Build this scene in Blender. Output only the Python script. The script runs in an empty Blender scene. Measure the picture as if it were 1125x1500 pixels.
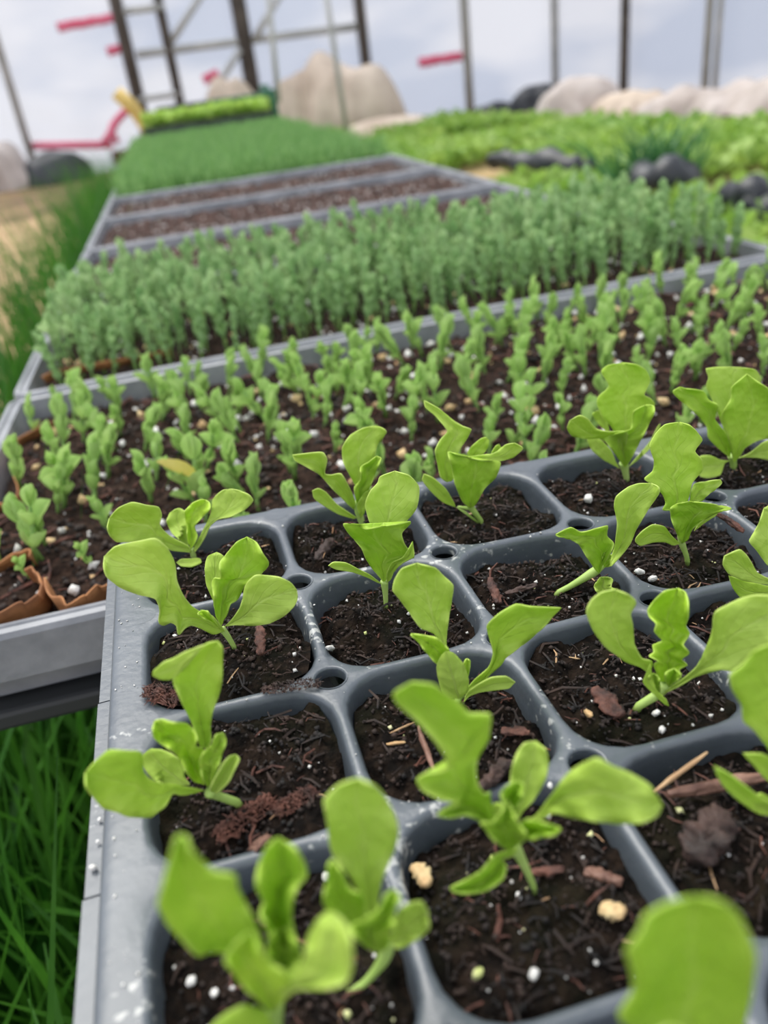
import bpy, bmesh, math, random
import numpy as np
from mathutils import Vector, Matrix, noise
SC = bpy.context.scene
COL = SC.collection
rnd = random.Random(7)

# ---------------------------------------------------------------- camera
FPX = 1182.7
CAM = np.array([0.0, 0.0, 0.6])
def _n(v):
    v = np.array(v, float); return v / np.linalg.norm(v)
_dy = _n([236 - 562.5, 750 - 135, FPX])
_b = np.array([1236 - 562.5, 750 - 0.0, FPX])
_up = _n(np.cross(_dy, _b))
if _up[1] < 0: _up = -_up
_x = np.cross(_dy, _up)
if _x[0] < 0: _x = -_x
_M = np.array([_x, _dy, _up])
CR, CU, CF = _M[:, 0], _M[:, 1], _M[:, 2]
cam = bpy.data.objects.new('camera', bpy.data.cameras.new('camera'))
COL.objects.link(cam)
cam.matrix_world = Matrix([[CR[i], CU[i], -CF[i], CAM[i]] for i in range(3)] + [[0, 0, 0, 1]])
cam.data.sensor_width = 36; cam.data.sensor_height = 36
cam.data.lens = 36 * FPX / 1500
cam.data.clip_start = 0.01; cam.data.clip_end = 100
cam.data.dof.use_dof = True
cam.data.dof.focus_distance = 0.215
cam.data.dof.aperture_fstop = 11.0
SC.camera = cam

# ---------------------------------------------------------------- light and exposure
world = bpy.data.worlds.new('overcast_sky'); SC.world = world; world.use_nodes = True
def build_world():
    nt = world.node_tree; nt.nodes.clear()
    out = nt.nodes.new('ShaderNodeOutputWorld'); bg = nt.nodes.new('ShaderNodeBackground')
    tc = nt.nodes.new('ShaderNodeTexCoord'); mp = nt.nodes.new('ShaderNodeMapping')
    mp.inputs['Scale'].default_value = (2.6, 2.6, 7.0)
    nz = nt.nodes.new('ShaderNodeTexNoise'); nz.inputs['Scale'].default_value = 1.5; nz.inputs['Detail'].default_value = 3
    cr = nt.nodes.new('ShaderNodeValToRGB')
    cr.color_ramp.elements[0].position = 0.42; cr.color_ramp.elements[0].color = (0.50, 0.57, 0.72, 1)
    cr.color_ramp.elements[1].position = 0.56; cr.color_ramp.elements[1].color = (0.97, 0.96, 0.98, 1)
    nt.links.new(tc.outputs['Generated'], mp.inputs['Vector']); nt.links.new(mp.outputs['Vector'], nz.inputs['Vector'])
    nt.links.new(nz.outputs['Fac'], cr.inputs['Fac']); nt.links.new(cr.outputs['Color'], bg.inputs['Color'])
    bg.inputs['Strength'].default_value = 1.0
    nt.links.new(bg.outputs[0], out.inputs['Surface'])
build_world()
sun = bpy.data.objects.new('sun', bpy.data.lights.new('sun', 'SUN')); COL.objects.link(sun)
sun.data.energy = 2.3; sun.data.angle = math.radians(50); sun.data.color = (1.0, 0.97, 0.9)
sun.rotation_euler = Vector((-0.25, 0.45, 1.0)).to_track_quat('Z', 'Y').to_euler()
SC.view_settings.view_transform = 'Standard'; SC.view_settings.look = 'None'
SC.view_settings.gamma = 1; SC.view_settings.exposure = 0.68
SC.view_settings.use_curve_mapping = False
SC.cycles.use_denoising = True
SC.cycles.max_bounces = 8; SC.cycles.transparent_max_bounces = 12

# ---------------------------------------------------------------- projection helpers
def ray(px, py): return CF + CR * (px - 562.5) / FPX - CU * (py - 750) / FPX
def on_z(px, py, z):
    d = ray(px, py); return CAM + d * ((z - CAM[2]) / d[2])
def on_y(px, py, y):
    d = ray(px, py); return CAM + d * (y / d[1])
def on_x(px, py, x):
    d = ray(px, py); return CAM + d * (x / d[0])
def inview(p):
    d = np.array(p) - CAM; z = d @ CF; return 562.5 + FPX * (d @ CR) / z, 750 - FPX * (d @ CU) / z
# seedling tray frame (units of one cell pitch), slightly tilted on the bench
P = 0.045
TX = _n([0.999, 0.022, -0.040]); TY = _n([-0.022, 1.0, -0.002]); TY = _n(TY - TX * (TX @ TY)); TZ = np.cross(TX, TY)
TO = CAM + P * np.array([-0.85, 5.413, -2.824])
def T0(u, v, z=0.0): return TO + P * (TX * u + TY * v + TZ * z)
def toT(p):
    q = (np.array(p) - TO) / P
    return np.array([q @ TX, q @ TY, q @ TZ])
def on_tray(px, py, z=0.0):
    d = ray(px, py); t = ((TO + TZ * z * P - CAM) @ TZ) / (d @ TZ); return CAM + d * t
NODES = {(1,1):(436.6,852),(1,2):(484,993),(2,1):(650,809),(2,3):(860,1117),(3,1):(850,768),(3,2):(958,876.5),(4,1):(1046,727)}
OFFS = []
for (i, j), p in NODES.items():
    q = toT(on_tray(*p)); OFFS.append((i, -j, q[0] - i, q[1] + j))
OFFS = np.array(OFFS)
def warp(u, v):
    w = np.exp(-((OFFS[:, 0] - u) ** 2 + (OFFS[:, 1] - v) ** 2) / (2 * 0.45 ** 2))
    s = max(1.0, w.sum()); return u + (w @ OFFS[:, 2]) / s, v + (w @ OFFS[:, 3]) / s
def T(u, v, z=0.0):
    uu, vv = warp(u, v); return T0(uu, vv, z)

# ---------------------------------------------------------------- object helpers
def link(name, me, mat=None, parent=None, smooth=True):
    o = bpy.data.objects.new(name, me); COL.objects.link(o)
    if mat is not None and not me.materials: me.materials.append(mat)
    if parent is not None: o.parent = parent
    if smooth: me.shade_smooth()
    return o
def mesh(name, V, Fc, mat=None, parent=None, smooth=True, uv=None):
    me = bpy.data.meshes.new(name)
    me.from_pydata([tuple(map(float, v)) for v in V], [], Fc)
    if uv is not None:
        ul = me.uv_layers.new(name='uv')
        idx = np.zeros(len(me.loops), int); me.loops.foreach_get('vertex_index', idx)
        ul.data.foreach_set('uv', np.array(uv, float)[idx].ravel())
    me.update()
    return link(name, me, mat, parent, smooth)
def empty(name, loc):
    o = bpy.data.objects.new(name, None); COL.objects.link(o); o.location = tuple(map(float, loc)); o.empty_display_size = 0.01
    return o
def adopt(child, parent):
    child.parent = parent; child.matrix_parent_inverse = Matrix.Translation(parent.location).inverted()
def tag(o, label, cat, group=None, kind=None):
    o['label'] = label; o['category'] = cat
    if group: o['group'] = group
    if kind: o['kind'] = kind
    return o
def structure(o): o['kind'] = 'structure'; return o
class MB:
    def __init__(s): s.V = []; s.F = []
    def add(s, V, F):
        n = len(s.V); s.V += [tuple(map(float, v)) for v in V]; s.F += [tuple(i + n for i in f) for f in F]
    def box(s, a, b):
        x0, y0, z0 = a; x1, y1, z1 = b
        s.add([(x0,y0,z0),(x1,y0,z0),(x1,y1,z0),(x0,y1,z0),(x0,y0,z1),(x1,y0,z1),(x1,y1,z1),(x0,y1,z1)],
              [(0,3,2,1),(4,5,6,7),(0,1,5,4),(1,2,6,5),(2,3,7,6),(3,0,4,7)])
    def tube(s, pts, rad, n=8, cap=True):
        V, F = tube_geo(pts, rad, n, cap); s.add(V, F)
    def build(s, name, mat, parent=None, smooth=False): return mesh(name, s.V, s.F, mat, parent, smooth)
def tube_geo(pts, rad, n=8, cap=True):
    pts = [np.array(p, float) for p in pts]
    if not hasattr(rad, '__len__'): rad = [rad] * len(pts)
    V = []; F = []; a = None
    for i, p in enumerate(pts):
        t = _n(pts[min(i + 1, len(pts) - 1)] - pts[max(i - 1, 0)])
        if a is None:
            a = np.cross(t, [0.3, 0.2, 1.0]); 
            if np.linalg.norm(a) < 1e-3: a = np.cross(t, [1, 0, 0])
        a = _n(a - t * (a @ t)); b = np.cross(t, a)
        for k in range(n):
            w = 2 * math.pi * k / n; V.append(p + rad[i] * (a * math.cos(w) + b * math.sin(w)))
    for i in range(len(pts) - 1):
        for k in range(n):
            k2 = (k + 1) % n; F.append((i*n+k, i*n+k2, (i+1)*n+k2, (i+1)*n+k))
    if cap: F.append(tuple(range(n - 1, -1, -1))); F.append(tuple((len(pts)-1)*n + k for k in range(n)))
    return V, F
def bevel(o, w=0.002, seg=2):
    m = o.modifiers.new('bevel', 'BEVEL'); m.width = w; m.segments = seg; m.limit_method = 'ANGLE'; return o

# ---------------------------------------------------------------- materials
def srgb(r, g, b):
    f = lambda c: (c / 255 / 12.92) if c / 255 <= 0.04045 else ((c / 255 + 0.055) / 1.055) ** 2.4
    return (f(r), f(g), f(b), 1)
def mat(name, c1, c2=None, scale=8, rough=0.6, bump=0.0, bscale=None, spec=0.5, detail=4, coord='Object', p0=0.35, p1=0.65, trans=0.0, metallic=0.0, dist=0.002):
    m = bpy.data.materials.new(name); m.use_nodes = True; nt = m.node_tree
    bs = nt.nodes['Principled BSDF']; bs.inputs['Roughness'].default_value = rough
    bs.inputs['Specular IOR Level'].default_value = spec; bs.inputs['Metallic'].default_value = metallic
    tc = nt.nodes.new('ShaderNodeTexCoord')
    cout = None
    if c2 is not None:
        nz = nt.nodes.new('ShaderNodeTexNoise'); nz.inputs['Scale'].default_value = scale; nz.inputs['Detail'].default_value = detail
        nz.inputs['Roughness'].default_value = 0.6
        nt.links.new(tc.outputs[coord], nz.inputs['Vector'])
        cr = nt.nodes.new('ShaderNodeValToRGB'); cr.color_ramp.elements[0].position = p0; cr.color_ramp.elements[1].position = p1
        cr.color_ramp.elements[0].color = c1; cr.color_ramp.elements[1].color = c2
        nt.links.new(nz.outputs['Fac'], cr.inputs['Fac']); nt.links.new(cr.outputs['Color'], bs.inputs['Base Color']); cout = cr.outputs['Color']
    else: bs.inputs['Base Color'].default_value = c1
    if bump > 0:
        nb = nt.nodes.new('ShaderNodeTexNoise'); nb.inputs['Scale'].default_value = bscale or scale * 3; nb.inputs['Detail'].default_value = 4
        nt.links.new(tc.outputs[coord], nb.inputs['Vector'])
        bp = nt.nodes.new('ShaderNodeBump'); bp.inputs['Strength'].default_value = bump; bp.inputs['Distance'].default_value = dist
        nt.links.new(nb.outputs['Fac'], bp.inputs['Height']); nt.links.new(bp.outputs['Normal'], bs.inputs['Normal'])
    if trans > 0:
        tr = nt.nodes.new('ShaderNodeBsdfTranslucent'); mx = nt.nodes.new('ShaderNodeMixShader'); mx.inputs[0].default_value = trans
        if cout: nt.links.new(cout, tr.inputs['Color'])
        else: tr.inputs['Color'].default_value = c1
        nt.links.new(bs.outputs[0], mx.inputs[1]); nt.links.new(tr.outputs[0], mx.inputs[2])
        nt.links.new(mx.outputs[0], nt.nodes['Material Output'].inputs['Surface'])
    return m

def leaf_material(name, ca, cb, cv, trans=0.4):
    """lettuce blade: mottled yellow-green, paler midrib and side veins laid out in the leaf's own uv"""
    m = bpy.data.materials.new(name); m.use_nodes = True; nt = m.node_tree; N = nt.nodes; L = nt.links
    bs = N['Principled BSDF']; bs.inputs['Roughness'].default_value = 0.5; bs.inputs['Specular IOR Level'].default_value = 0.35
    tc = N.new('ShaderNodeTexCoord'); sp = N.new('ShaderNodeSeparateXYZ'); uv = N.new('ShaderNodeUVMap'); uv.uv_map = 'uv'
    L.new(uv.outputs[0], sp.inputs[0])
    def mth(op, a, b=None, clamp=False):
        n = N.new('ShaderNodeMath'); n.operation = op; n.use_clamp = clamp
        for i, q in enumerate((a, b)):
            if q is None: continue
            if isinstance(q, (int, float)): n.inputs[i].default_value = q
            else: L.new(q, n.inputs[i])
        return n.outputs[0]
    s, t = sp.outputs[0], sp.outputs[1]
    at = mth('ABSOLUTE', mth('SUBTRACT', t, 0.5))          # 0 at midrib, .5 at edge
    mid = mth('SUBTRACT', 1.0, mth('MULTIPLY', at, 22.0), True)
    mid = mth('MULTIPLY', mid, mth('SUBTRACT', 1.0, mth('MULTIPLY', s, 0.8)))
    nz0 = N.new('ShaderNodeTexNoise'); nz0.inputs['Scale'].default_value = 130; L.new(tc.outputs['Object'], nz0.inputs['Vector'])
    ph = mth('ADD', mth('SUBTRACT', mth('MULTIPLY', s, 7.0), mth('MULTIPLY', at, 5.5)), mth('MULTIPLY', nz0.outputs['Fac'], 0.5))
    fr = mth('ABSOLUTE', mth('SUBTRACT', mth('FRACT', ph), 0.5))
    side = mth('SUBTRACT', 1.0, mth('MULTIPLY', fr, 9.0), True)
    side = mth('MULTIPLY', side, mth('SUBTRACT', 1.0, mth('MULTIPLY', at, 1.7), True))
    vein = mth('ADD', mth('MULTIPLY', mid, 0.6), mth('MULTIPLY', side, 0.20), True)
    nz = N.new('ShaderNodeTexNoise'); nz.inputs['Scale'].default_value = 45; nz.inputs['Detail'].default_value = 5; L.new(tc.outputs['Object'], nz.inputs['Vector'])
    cr = N.new('ShaderNodeValToRGB'); cr.color_ramp.elements[0].position = 0.35; cr.color_ramp.elements[1].position = 0.68
    cr.color_ramp.elements[0].color = ca; cr.color_ramp.elements[1].color = cb
    L.new(nz.outputs['Fac'], cr.inputs['Fac'])
    mx = N.new('ShaderNodeMixRGB'); mx.inputs[2].default_value = cv; L.new(vein, mx.inputs[0]); L.new(cr.outputs['Color'], mx.inputs[1])
    edge = mth('MULTIPLY', mth('MULTIPLY', mth('SUBTRACT', at, 0.475), 40.0, True), 0.45)
    mx2 = N.new('ShaderNodeMixRGB'); mx2.inputs[2].default_value = cv; L.new(edge, mx2.inputs[0]); L.new(mx.outputs[0], mx2.inputs[1])
    L.new(mx2.outputs[0], bs.inputs['Base Color'])
    vo = N.new('ShaderNodeTexVoronoi'); vo.inputs['Scale'].default_value = 420; L.new(tc.outputs['Object'], vo.inputs['Vector'])
    h = mth('ADD', mth('MULTIPLY', vein, -0.9), mth('MULTIPLY', vo.outputs['Distance'], 0.5))
    h = mth('ADD', h, mth('MULTIPLY', nz.outputs['Fac'], 1.2))
    bp = N.new('ShaderNodeBump'); bp.inputs['Strength'].default_value = 0.75; bp.inputs['Distance'].default_value = 0.0009
    L.new(h, bp.inputs['Height']); L.new(bp.outputs['Normal'], bs.inputs['Normal'])
    tr = N.new('ShaderNodeBsdfTranslucent'); mxs = N.new('ShaderNodeMixShader'); mxs.inputs[0].default_value = trans
    L.new(mx2.outputs[0], tr.inputs['Color']); L.new(bs.outputs[0], mxs.inputs[1]); L.new(tr.outputs[0], mxs.inputs[2])
    L.new(mxs.outputs[0], N['Material Output'].inputs['Surface'])
    return m

M_tray = None
def tray_material():
    m = mat('grey_tray_plastic', srgb(68, 75, 82), srgb(82, 89, 96), scale=25, rough=0.36, bump=0.3, bscale=350, spec=0.8, dist=0.0006)
    nt = m.node_tree; N = nt.nodes; L = nt.links; bs = N['Principled BSDF']
    # dried mineral splashes
    tc = N.new('ShaderNodeTexCoord')
    n1 = N.new('ShaderNodeTexNoise'); n1.inputs['Scale'].default_value = 420; n1.inputs['Detail'].default_value = 3; L.new(tc.outputs['Object'], n1.inputs['Vector'])
    n2 = N.new('ShaderNodeTexNoise'); n2.inputs['Scale'].default_value = 28; n2.inputs['Detail'].default_value = 2; L.new(tc.outputs['Object'], n2.inputs['Vector'])
    ad = N.new('ShaderNodeMath'); ad.operation = 'ADD'; L.new(n1.outputs['Fac'], ad.inputs[0]); L.new(n2.outputs['Fac'], ad.inputs[1])
    r = N.new('ShaderNodeValToRGB'); r.color_ramp.elements[0].position = 0.607; r.color_ramp.elements[1].position = 0.65
    mu = N.new('ShaderNodeMath'); mu.operation = 'MULTIPLY'; mu.inputs[1].default_value = 0.5; L.new(ad.outputs[0], mu.inputs[0]); L.new(mu.outputs[0], r.inputs['Fac'])
    mx = N.new('ShaderNodeMixRGB'); src = bs.inputs['Base Color'].links[0].from_socket
    mu2 = N.new('ShaderNodeMath'); mu2.operation = 'MULTIPLY'; mu2.inputs[1].default_value = 0.55; L.new(r.outputs['Color'], mu2.inputs[0])
    L.new(mu2.outputs[0], mx.inputs[0]); L.new(src, mx.inputs[1]); mx.inputs[2].default_value = srgb(205, 205, 200); L.new(mx.outputs[0], bs.inputs['Base Color'])
    return m
M_tray = tray_material()
M_flat = mat('grey_flat_plastic', srgb(112, 115, 120), srgb(146, 148, 152), scale=30, rough=0.4, bump=0.15, bscale=200)
M_bench = mat('dark_bench', srgb(40, 42, 44), srgb(55, 57, 58), scale=10, rough=0.6)
def soil_material(name, a, b, c, moss=0.25):
    m = mat(name, a, b, scale=240, rough=0.95, bump=1.0, bscale=520, detail=6, p0=0.42, p1=0.8, spec=0.1, dist=0.0015)
    nt = m.node_tree; N = nt.nodes; L = nt.links; bs = N['Principled BSDF']
    tc = N.new('ShaderNodeTexCoord'); nz = N.new('ShaderNodeTexNoise'); nz.inputs['Scale'].default_value = 38; nz.inputs['Detail'].default_value = 3
    L.new(tc.outputs['Object'], nz.inputs['Vector']); r = N.new('ShaderNodeValToRGB')
    r.color_ramp.elements[0].position = 0.5; r.color_ramp.elements[1].position = 0.62; r.color_ramp.elements[1].color = (moss, moss, moss, 1)
    L.new(nz.outputs['Fac'], r.inputs['Fac']); mx = N.new('ShaderNodeMixRGB'); src = bs.inputs['Base Color'].links[0].from_socket
    L.new(r.outputs['Color'], mx.inputs[0]); L.new(src, mx.inputs[1]); mx.inputs[2].default_value = c; L.new(mx.outputs[0], bs.inputs['Base Color'])
    return m
M_soil = soil_material('potting_soil', srgb(15, 12, 10), srgb(48, 37, 29), srgb(30, 34, 15))
M_soil2 = soil_material('flat_soil', srgb(32, 24, 20), srgb(78, 60, 50), srgb(44, 35, 28))
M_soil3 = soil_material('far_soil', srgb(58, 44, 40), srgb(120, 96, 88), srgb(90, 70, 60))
M_crumb = mat('bark_crumbs', srgb(18, 14, 12), srgb(62, 44, 35), scale=160, rough=0.8, p0=.4, p1=.7)
M_bark = mat('reddish_bark', srgb(52, 30, 24), srgb(112, 70, 56), scale=180, rough=0.75, bump=0.8, bscale=300)
M_barkd = mat('dark_bark', srgb(38, 27, 23), srgb(74, 52, 44), scale=120, rough=0.7, bump=0.8, bscale=300)
M_twig = mat('brown_twig', srgb(88, 58, 48), srgb(135, 100, 84), scale=120, rough=0.6, bump=0.6, bscale=300)
M_straw = mat('dry_fibre', srgb(150, 110, 78), srgb(196, 164, 124), scale=60, rough=0.7)
M_perl = mat('perlite_white', srgb(205, 202, 196), srgb(242, 240, 236), scale=300, rough=0.8, bump=0.5, bscale=900)
M_perly = mat('perlite_algae', srgb(180, 190, 110), srgb(220, 216, 170), scale=300, rough=0.8)
M_tan = mat('tan_vermiculite', srgb(180, 140, 95), srgb(222, 200, 150), scale=200, rough=0.7)
M_paper = mat('brown_paper_liner', srgb(120, 76, 44), srgb(186, 128, 78), scale=40, rough=0.8, bump=0.5, bscale=120)
LM = [leaf_material('lettuce_leaf_light', srgb(178, 208, 80), srgb(200, 224, 110), srgb(222, 236, 146)),
      leaf_material('lettuce_leaf_mid', srgb(168, 206, 64), srgb(192, 220, 90), srgb(212, 232, 126)),
      leaf_material('lettuce_leaf_bright', srgb(176, 214, 54), srgb(196, 226, 84), srgb(222, 240, 138))]
M_stem = mat('lettuce_stem', srgb(164, 196, 96), srgb(184, 208, 120), scale=80, rough=0.5, trans=0.2)
M_pea = mat('pea_green', srgb(156, 196, 98), srgb(198, 224, 146), scale=50, rough=0.55, trans=0.4)
M_pea2 = mat('pea_blue_green', srgb(128, 170, 104), srgb(184, 210, 152), scale=50, rough=0.55, trans=0.4)
M_peastem = mat('pea_stem', srgb(118, 160, 74), srgb(150, 184, 104), scale=60, rough=0.55, trans=0.2)
M_yel = mat('yellowed_leaf', srgb(206, 196, 92), srgb(226, 214, 130), scale=60, rough=0.6, trans=0.3)
M_micro = mat('microgreen', srgb(90, 140, 70), srgb(152, 192, 118), scale=70, rough=0.5, trans=0.4)
M_grass = mat('long_grass', srgb(40, 92, 26), srgb(82, 140, 44), scale=9, rough=0.45, trans=0.4)
M_grassl = mat('light_grass', srgb(84, 140, 40), srgb(128, 176, 62), scale=6, rough=0.5, trans=0.4)
M_bed = mat('bed_greens', srgb(118, 164, 62), srgb(168, 196, 98), scale=3, rough=0.5, trans=0.4)
M_darkg = mat('dark_plant', srgb(50, 100, 54), srgb(80, 134, 76), scale=10, rough=0.5, trans=0.3)
M_path = mat('straw_path', srgb(150, 118, 86), srgb(206, 174, 134), scale=5, rough=0.9, bump=0.6, bscale=40, detail=8)
M_ground = mat('greenhouse_earth', srgb(98, 78, 56), srgb(150, 124, 88), scale=3, rough=0.95, detail=6)
M_pole = mat('galvanised_pole', srgb(158, 158, 154), srgb(184, 183, 178), scale=6, rough=0.5)
M_dpole = mat('dark_frame_wood', srgb(70, 64, 60), srgb(96, 88, 82), scale=6, rough=0.7)
M_tarp = mat('beige_tarp', srgb(176, 158, 140), srgb(214, 198, 180), scale=2.5, rough=0.8, bump=0.4, bscale=14)
M_fleece = mat('white_fleece', srgb(160, 148, 140), srgb(202, 192, 186), scale=3, rough=0.85, bump=0.4, bscale=14)
M_black = mat('black_plastic', srgb(28, 30, 33), srgb(50, 53, 58), scale=6, rough=0.4)
M_red = mat('pink_red_tape', srgb(214, 84, 114), srgb(230, 118, 144), scale=4, rough=0.5)
M_green = mat('green_crate', srgb(20, 96, 66), rough=0.5)
M_yellow = mat('yellow_handle', srgb(206, 176, 96), rough=0.5)
M_let2 = mat('far_lettuce', srgb(150, 188, 80), srgb(188, 214, 108), scale=30, rough=0.5, trans=0.4)
def film_material():
    m = bpy.data.materials.new('greenhouse_film'); m.use_nodes = True; nt = m.node_tree; N = nt.nodes; L = nt.links
    N.remove(N['Principled BSDF'])
    tr = N.new('ShaderNodeBsdfTransparent'); tr.inputs[0].default_value = (0.56, 0.565, 0.59, 1)
    tl = N.new('ShaderNodeBsdfTranslucent'); tl.inputs[0].default_value = (0.55, 0.555, 0.58, 1)
    gl = N.new('ShaderNodeBsdfGlossy'); gl.inputs['Roughness'].default_value = 0.25
    df = N.new('ShaderNodeBsdfDiffuse'); df.inputs[0].default_value = (0.66, 0.68, 0.71, 1)
    a = N.new('ShaderNodeMixShader'); a.inputs[0].default_value = 0.35
    b = N.new('ShaderNodeMixShader'); b.inputs[0].default_value = 0.45
    c = N.new('ShaderNodeMixShader'); c.inputs[0].default_value = 0.06
    L.new(tl.outputs[0], a.inputs[1]); L.new(df.outputs[0], a.inputs[2])
    L.new(tr.outputs[0], b.inputs[1]); L.new(a.outputs[0], b.inputs[2])
    L.new(b.outputs[0], c.inputs[1]); L.new(gl.outputs[0], c.inputs[2])
    nz = N.new('ShaderNodeTexNoise'); nz.inputs['Scale'].default_value = 1.4; tc = N.new('ShaderNodeTexCoord'); L.new(tc.outputs['Object'], nz.inputs['Vector'])
    bp = N.new('ShaderNodeBump'); bp.inputs['Strength'].default_value = 0.4; bp.inputs['Distance'].default_value = 0.1
    L.new(nz.outputs['Fac'], bp.inputs['Height']); L.new(bp.outputs[0], gl.inputs['Normal'])
    L.new(c.outputs[0], N['Material Output'].inputs['Surface'])
    return m
M_film = film_material()

# ================================================================ SETTING
def grid(name, x0, x1, y0, y1, nx, ny, zf, m, parent=None):
    V = [(x0 + (x1 - x0) * i / nx, y0 + (y1 - y0) * j / ny, 0) for j in range(ny + 1) for i in range(nx + 1)]
    V = [(x, y, zf(x, y)) for x, y, _ in V]
    F = [(j*(nx+1)+i, j*(nx+1)+i+1, (j+1)*(nx+1)+i+1, (j+1)*(nx+1)+i) for j in range(ny) for i in range(nx)]
    return mesh(name, V, F, m, parent)
corner = on_z(812, 152, 0.0); XW = float(corner[0]); YW = float(corner[1])
structure(grid('ground', -9, XW, -3, YW, 90, 110, lambda x, y: 0.012 * noise.noise((x * 2, y * 2, 0)) - 0.012, M_ground))
structure(grid('path', -1.6, -0.24, -1.0, 5.6, 24, 80, lambda x, y: 0.01 + 0.012 * noise.noise((x * 5, y * 5, 3)), M_path))
def film(name, p0, p1, h):
    m = MB(); (x0, y0), (x1, y1) = p0, p1; n = 40; V = []; F = []
    for k in range(2):
        for i in range(n + 1):
            t = i / n; x = x0 + (x1 - x0) * t; y = y0 + (y1 - y0) * t
            V.append((x, y, -0.05 if k == 0 else h))
    for i in range(n): F.append((i, i + 1, n + 2 + i, n + 1 + i))
    return structure(mesh(name, V, F, M_film))
film('wall_back', (-9.0, YW), (XW, YW), 4.2)
film('wall_right', (XW, YW), (XW, -3.0), 4.2)


def pole(px, Y, r, h, label, mt, group=None, py=100):
    x = float(on_y(px, py, Y)[0])
    o = mesh('post', *tube_geo([(x, Y, -0.02), (x, Y, h)], r, 12), mt); 
    return tag(o, label, 'post', group)
YE = YW - 0.08
pole(22, YE, 0.035, 4.2, 'pale grey post at the far left of the plastic end wall', M_pole, py=150)
pole(190, YE, 0.06, 4.2, 'dark post forming the left rail of the ladder-like door frame', M_dpole, py=90)
pole(251, YE, 0.045, 4.2, 'dark post forming the right rail of the ladder-like door frame', M_dpole, py=90)
pole(360, YE, 0.075, 4.2, 'thick dark double post in the middle of the end wall', M_dpole, py=70)
pole(530, YE, 0.055, 4.2, 'dark post rising above the peaked beige tarp', M_dpole, py=40)
pole(684, YE, 0.045, 4.2, 'grey post beside the single pink tape right of the tarp', M_pole, py=80)
pole(813, YE, 0.04, 4.2, 'thin pale post at the corner of the two plastic walls', M_pole, py=60)
def sidepole(px, r, label, mt, py=60, dx=0.07):
    p = on_x(px, py, XW - dx)
    return tag(mesh('post', *tube_geo([(XW - dx, p[1], -0.02), (XW - dx, p[1], 4.2)], r, 12), mt), label, 'post')
sidepole(915, 0.04, 'dark slim post against the right plastic wall nearest the corner', M_dpole)
sidepole(1037, 0.03, 'left one of the two close posts against the right plastic wall', M_pole)
sidepole(1052, 0.02, 'right thinner one of the two close posts against the right plastic wall', M_pole)
def bar(name, a, b, r, label, mt, cat='rail', Y=None, sag=0):
    Y = Y or YE
    A, B = on_y(*a, Y), on_y(*b, Y)
    return tag(mesh(name, *tube_geo([A, (A + B) / 2 + np.array([0, 0, -sag]), B], r, 10), mt), label, cat)
bar('rail', (200, 80), (530, 38), 0.035, 'grey horizontal rail across the end wall between the dark posts', M_pole)
bar('rung', (180, 17), (240, 10), 0.03, 'top rung of the ladder-like door frame', M_pole, 'rung', YE - .05)
bar('rung', (202, 146), (262, 138), 0.025, 'bottom rung of the ladder-like door frame', M_pole, 'rung', YE - .05)
bar('brace', (250, 62), (300, -15), 0.03, 'pale diagonal brace left of the thick dark post', M_pole, 'brace')
bar('brace', (305, 148), (352, 72), 0.03, 'pale diagonal brace running down left from the thick dark post', M_pole, 'brace', YE - .06)
bar('brace', (372, 58), (412, -10), 0.03, 'pale diagonal brace running up right from the thick dark post', M_pole, 'brace', YE - .06)
bar('wire', (470, -60), (508, 195), 0.013, 'pale hanging pipe in front of the beige tarp', M_pole, 'pipe', 4.2)
bar('wire', (388, -60), (408, 150), 0.012, 'thin hanging cord beside the thick dark post', M_pole, 'cord', 4.2)
def tape(a, b, w, label, Y=None):
    Y = Y or (YW - 0.02)
    A, B = on_y(*a, Y), on_y(*b, Y); d = _n(B - A); n = np.cross(d, [0, 1, 0]) * w / 2
    V = []; F = []; K = 12
    for i in range(K + 1):
        c = A + (B - A) * i / K + np.array([0, 0, 0.01 * noise.noise((i * .7, a[0], 0))])
        ww = 1 + 0.35 * noise.noise((i * .9, a[0], 5))
        for s, yo in ((1, 0), (1, -.008), (-1, -.008), (-1, 0)): V.append(c + n * s * ww + np.array([0, yo, 0]))
    for i in range(K):
        for k in range(4): F.append((i*4+k, i*4+(k+1)%4, i*4+4+(k+1)%4, i*4+4+k))
    F += [(0, 1, 2, 3), (K*4+3, K*4+2, K*4+1, K*4)]
    return tag(mesh('repair_tape', V, F, M_red), label, 'tape')
tape((84, 40), (168, 26), 0.075, 'long pink repair tape at the top left of the end wall')
tape((157, 76), (178, 71), 0.075, 'short pink repair tape left of the ladder-like door frame')
tape((298, 118), (320, 107), 0.085, 'small pink repair tape between the ladder frame and thick dark post')
tape((613, 92), (677, 82), 0.085, 'pink repair tape right of the beige tarp')
bar('pink_hose', (45, 214), (165, 212), 0.035, 'pink cloth rolled along the foot of the end wall at the left', M_red, 'cloth', YW - .04)
def curve_tube(name, pxs, Y, r, mt, label, cat):
    return tag(mesh(name, *tube_geo([on_y(x, y, Y) for x, y in pxs], r, 10), mt), label, cat)
curve_tube('red_strap', [(150, 214), (162, 195), (170, 178), (182, 165), (194, 158)], YW - .05, 0.035, M_red, 'pink strap curling up beside the door frame', 'strap')
curve_tube('red_strap', [(164, 180), (165, 195), (172, 210)], YW - .05, 0.03, M_red, 'short pink strap hanging below the curling strap', 'strap')
curve_tube('yellow_handle', [(170, 135), (195, 158), (212, 182), (300, 330)], 4.05, 0.03, M_yellow, 'yellow tool handle leaning by the green crate', 'tool')

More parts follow.
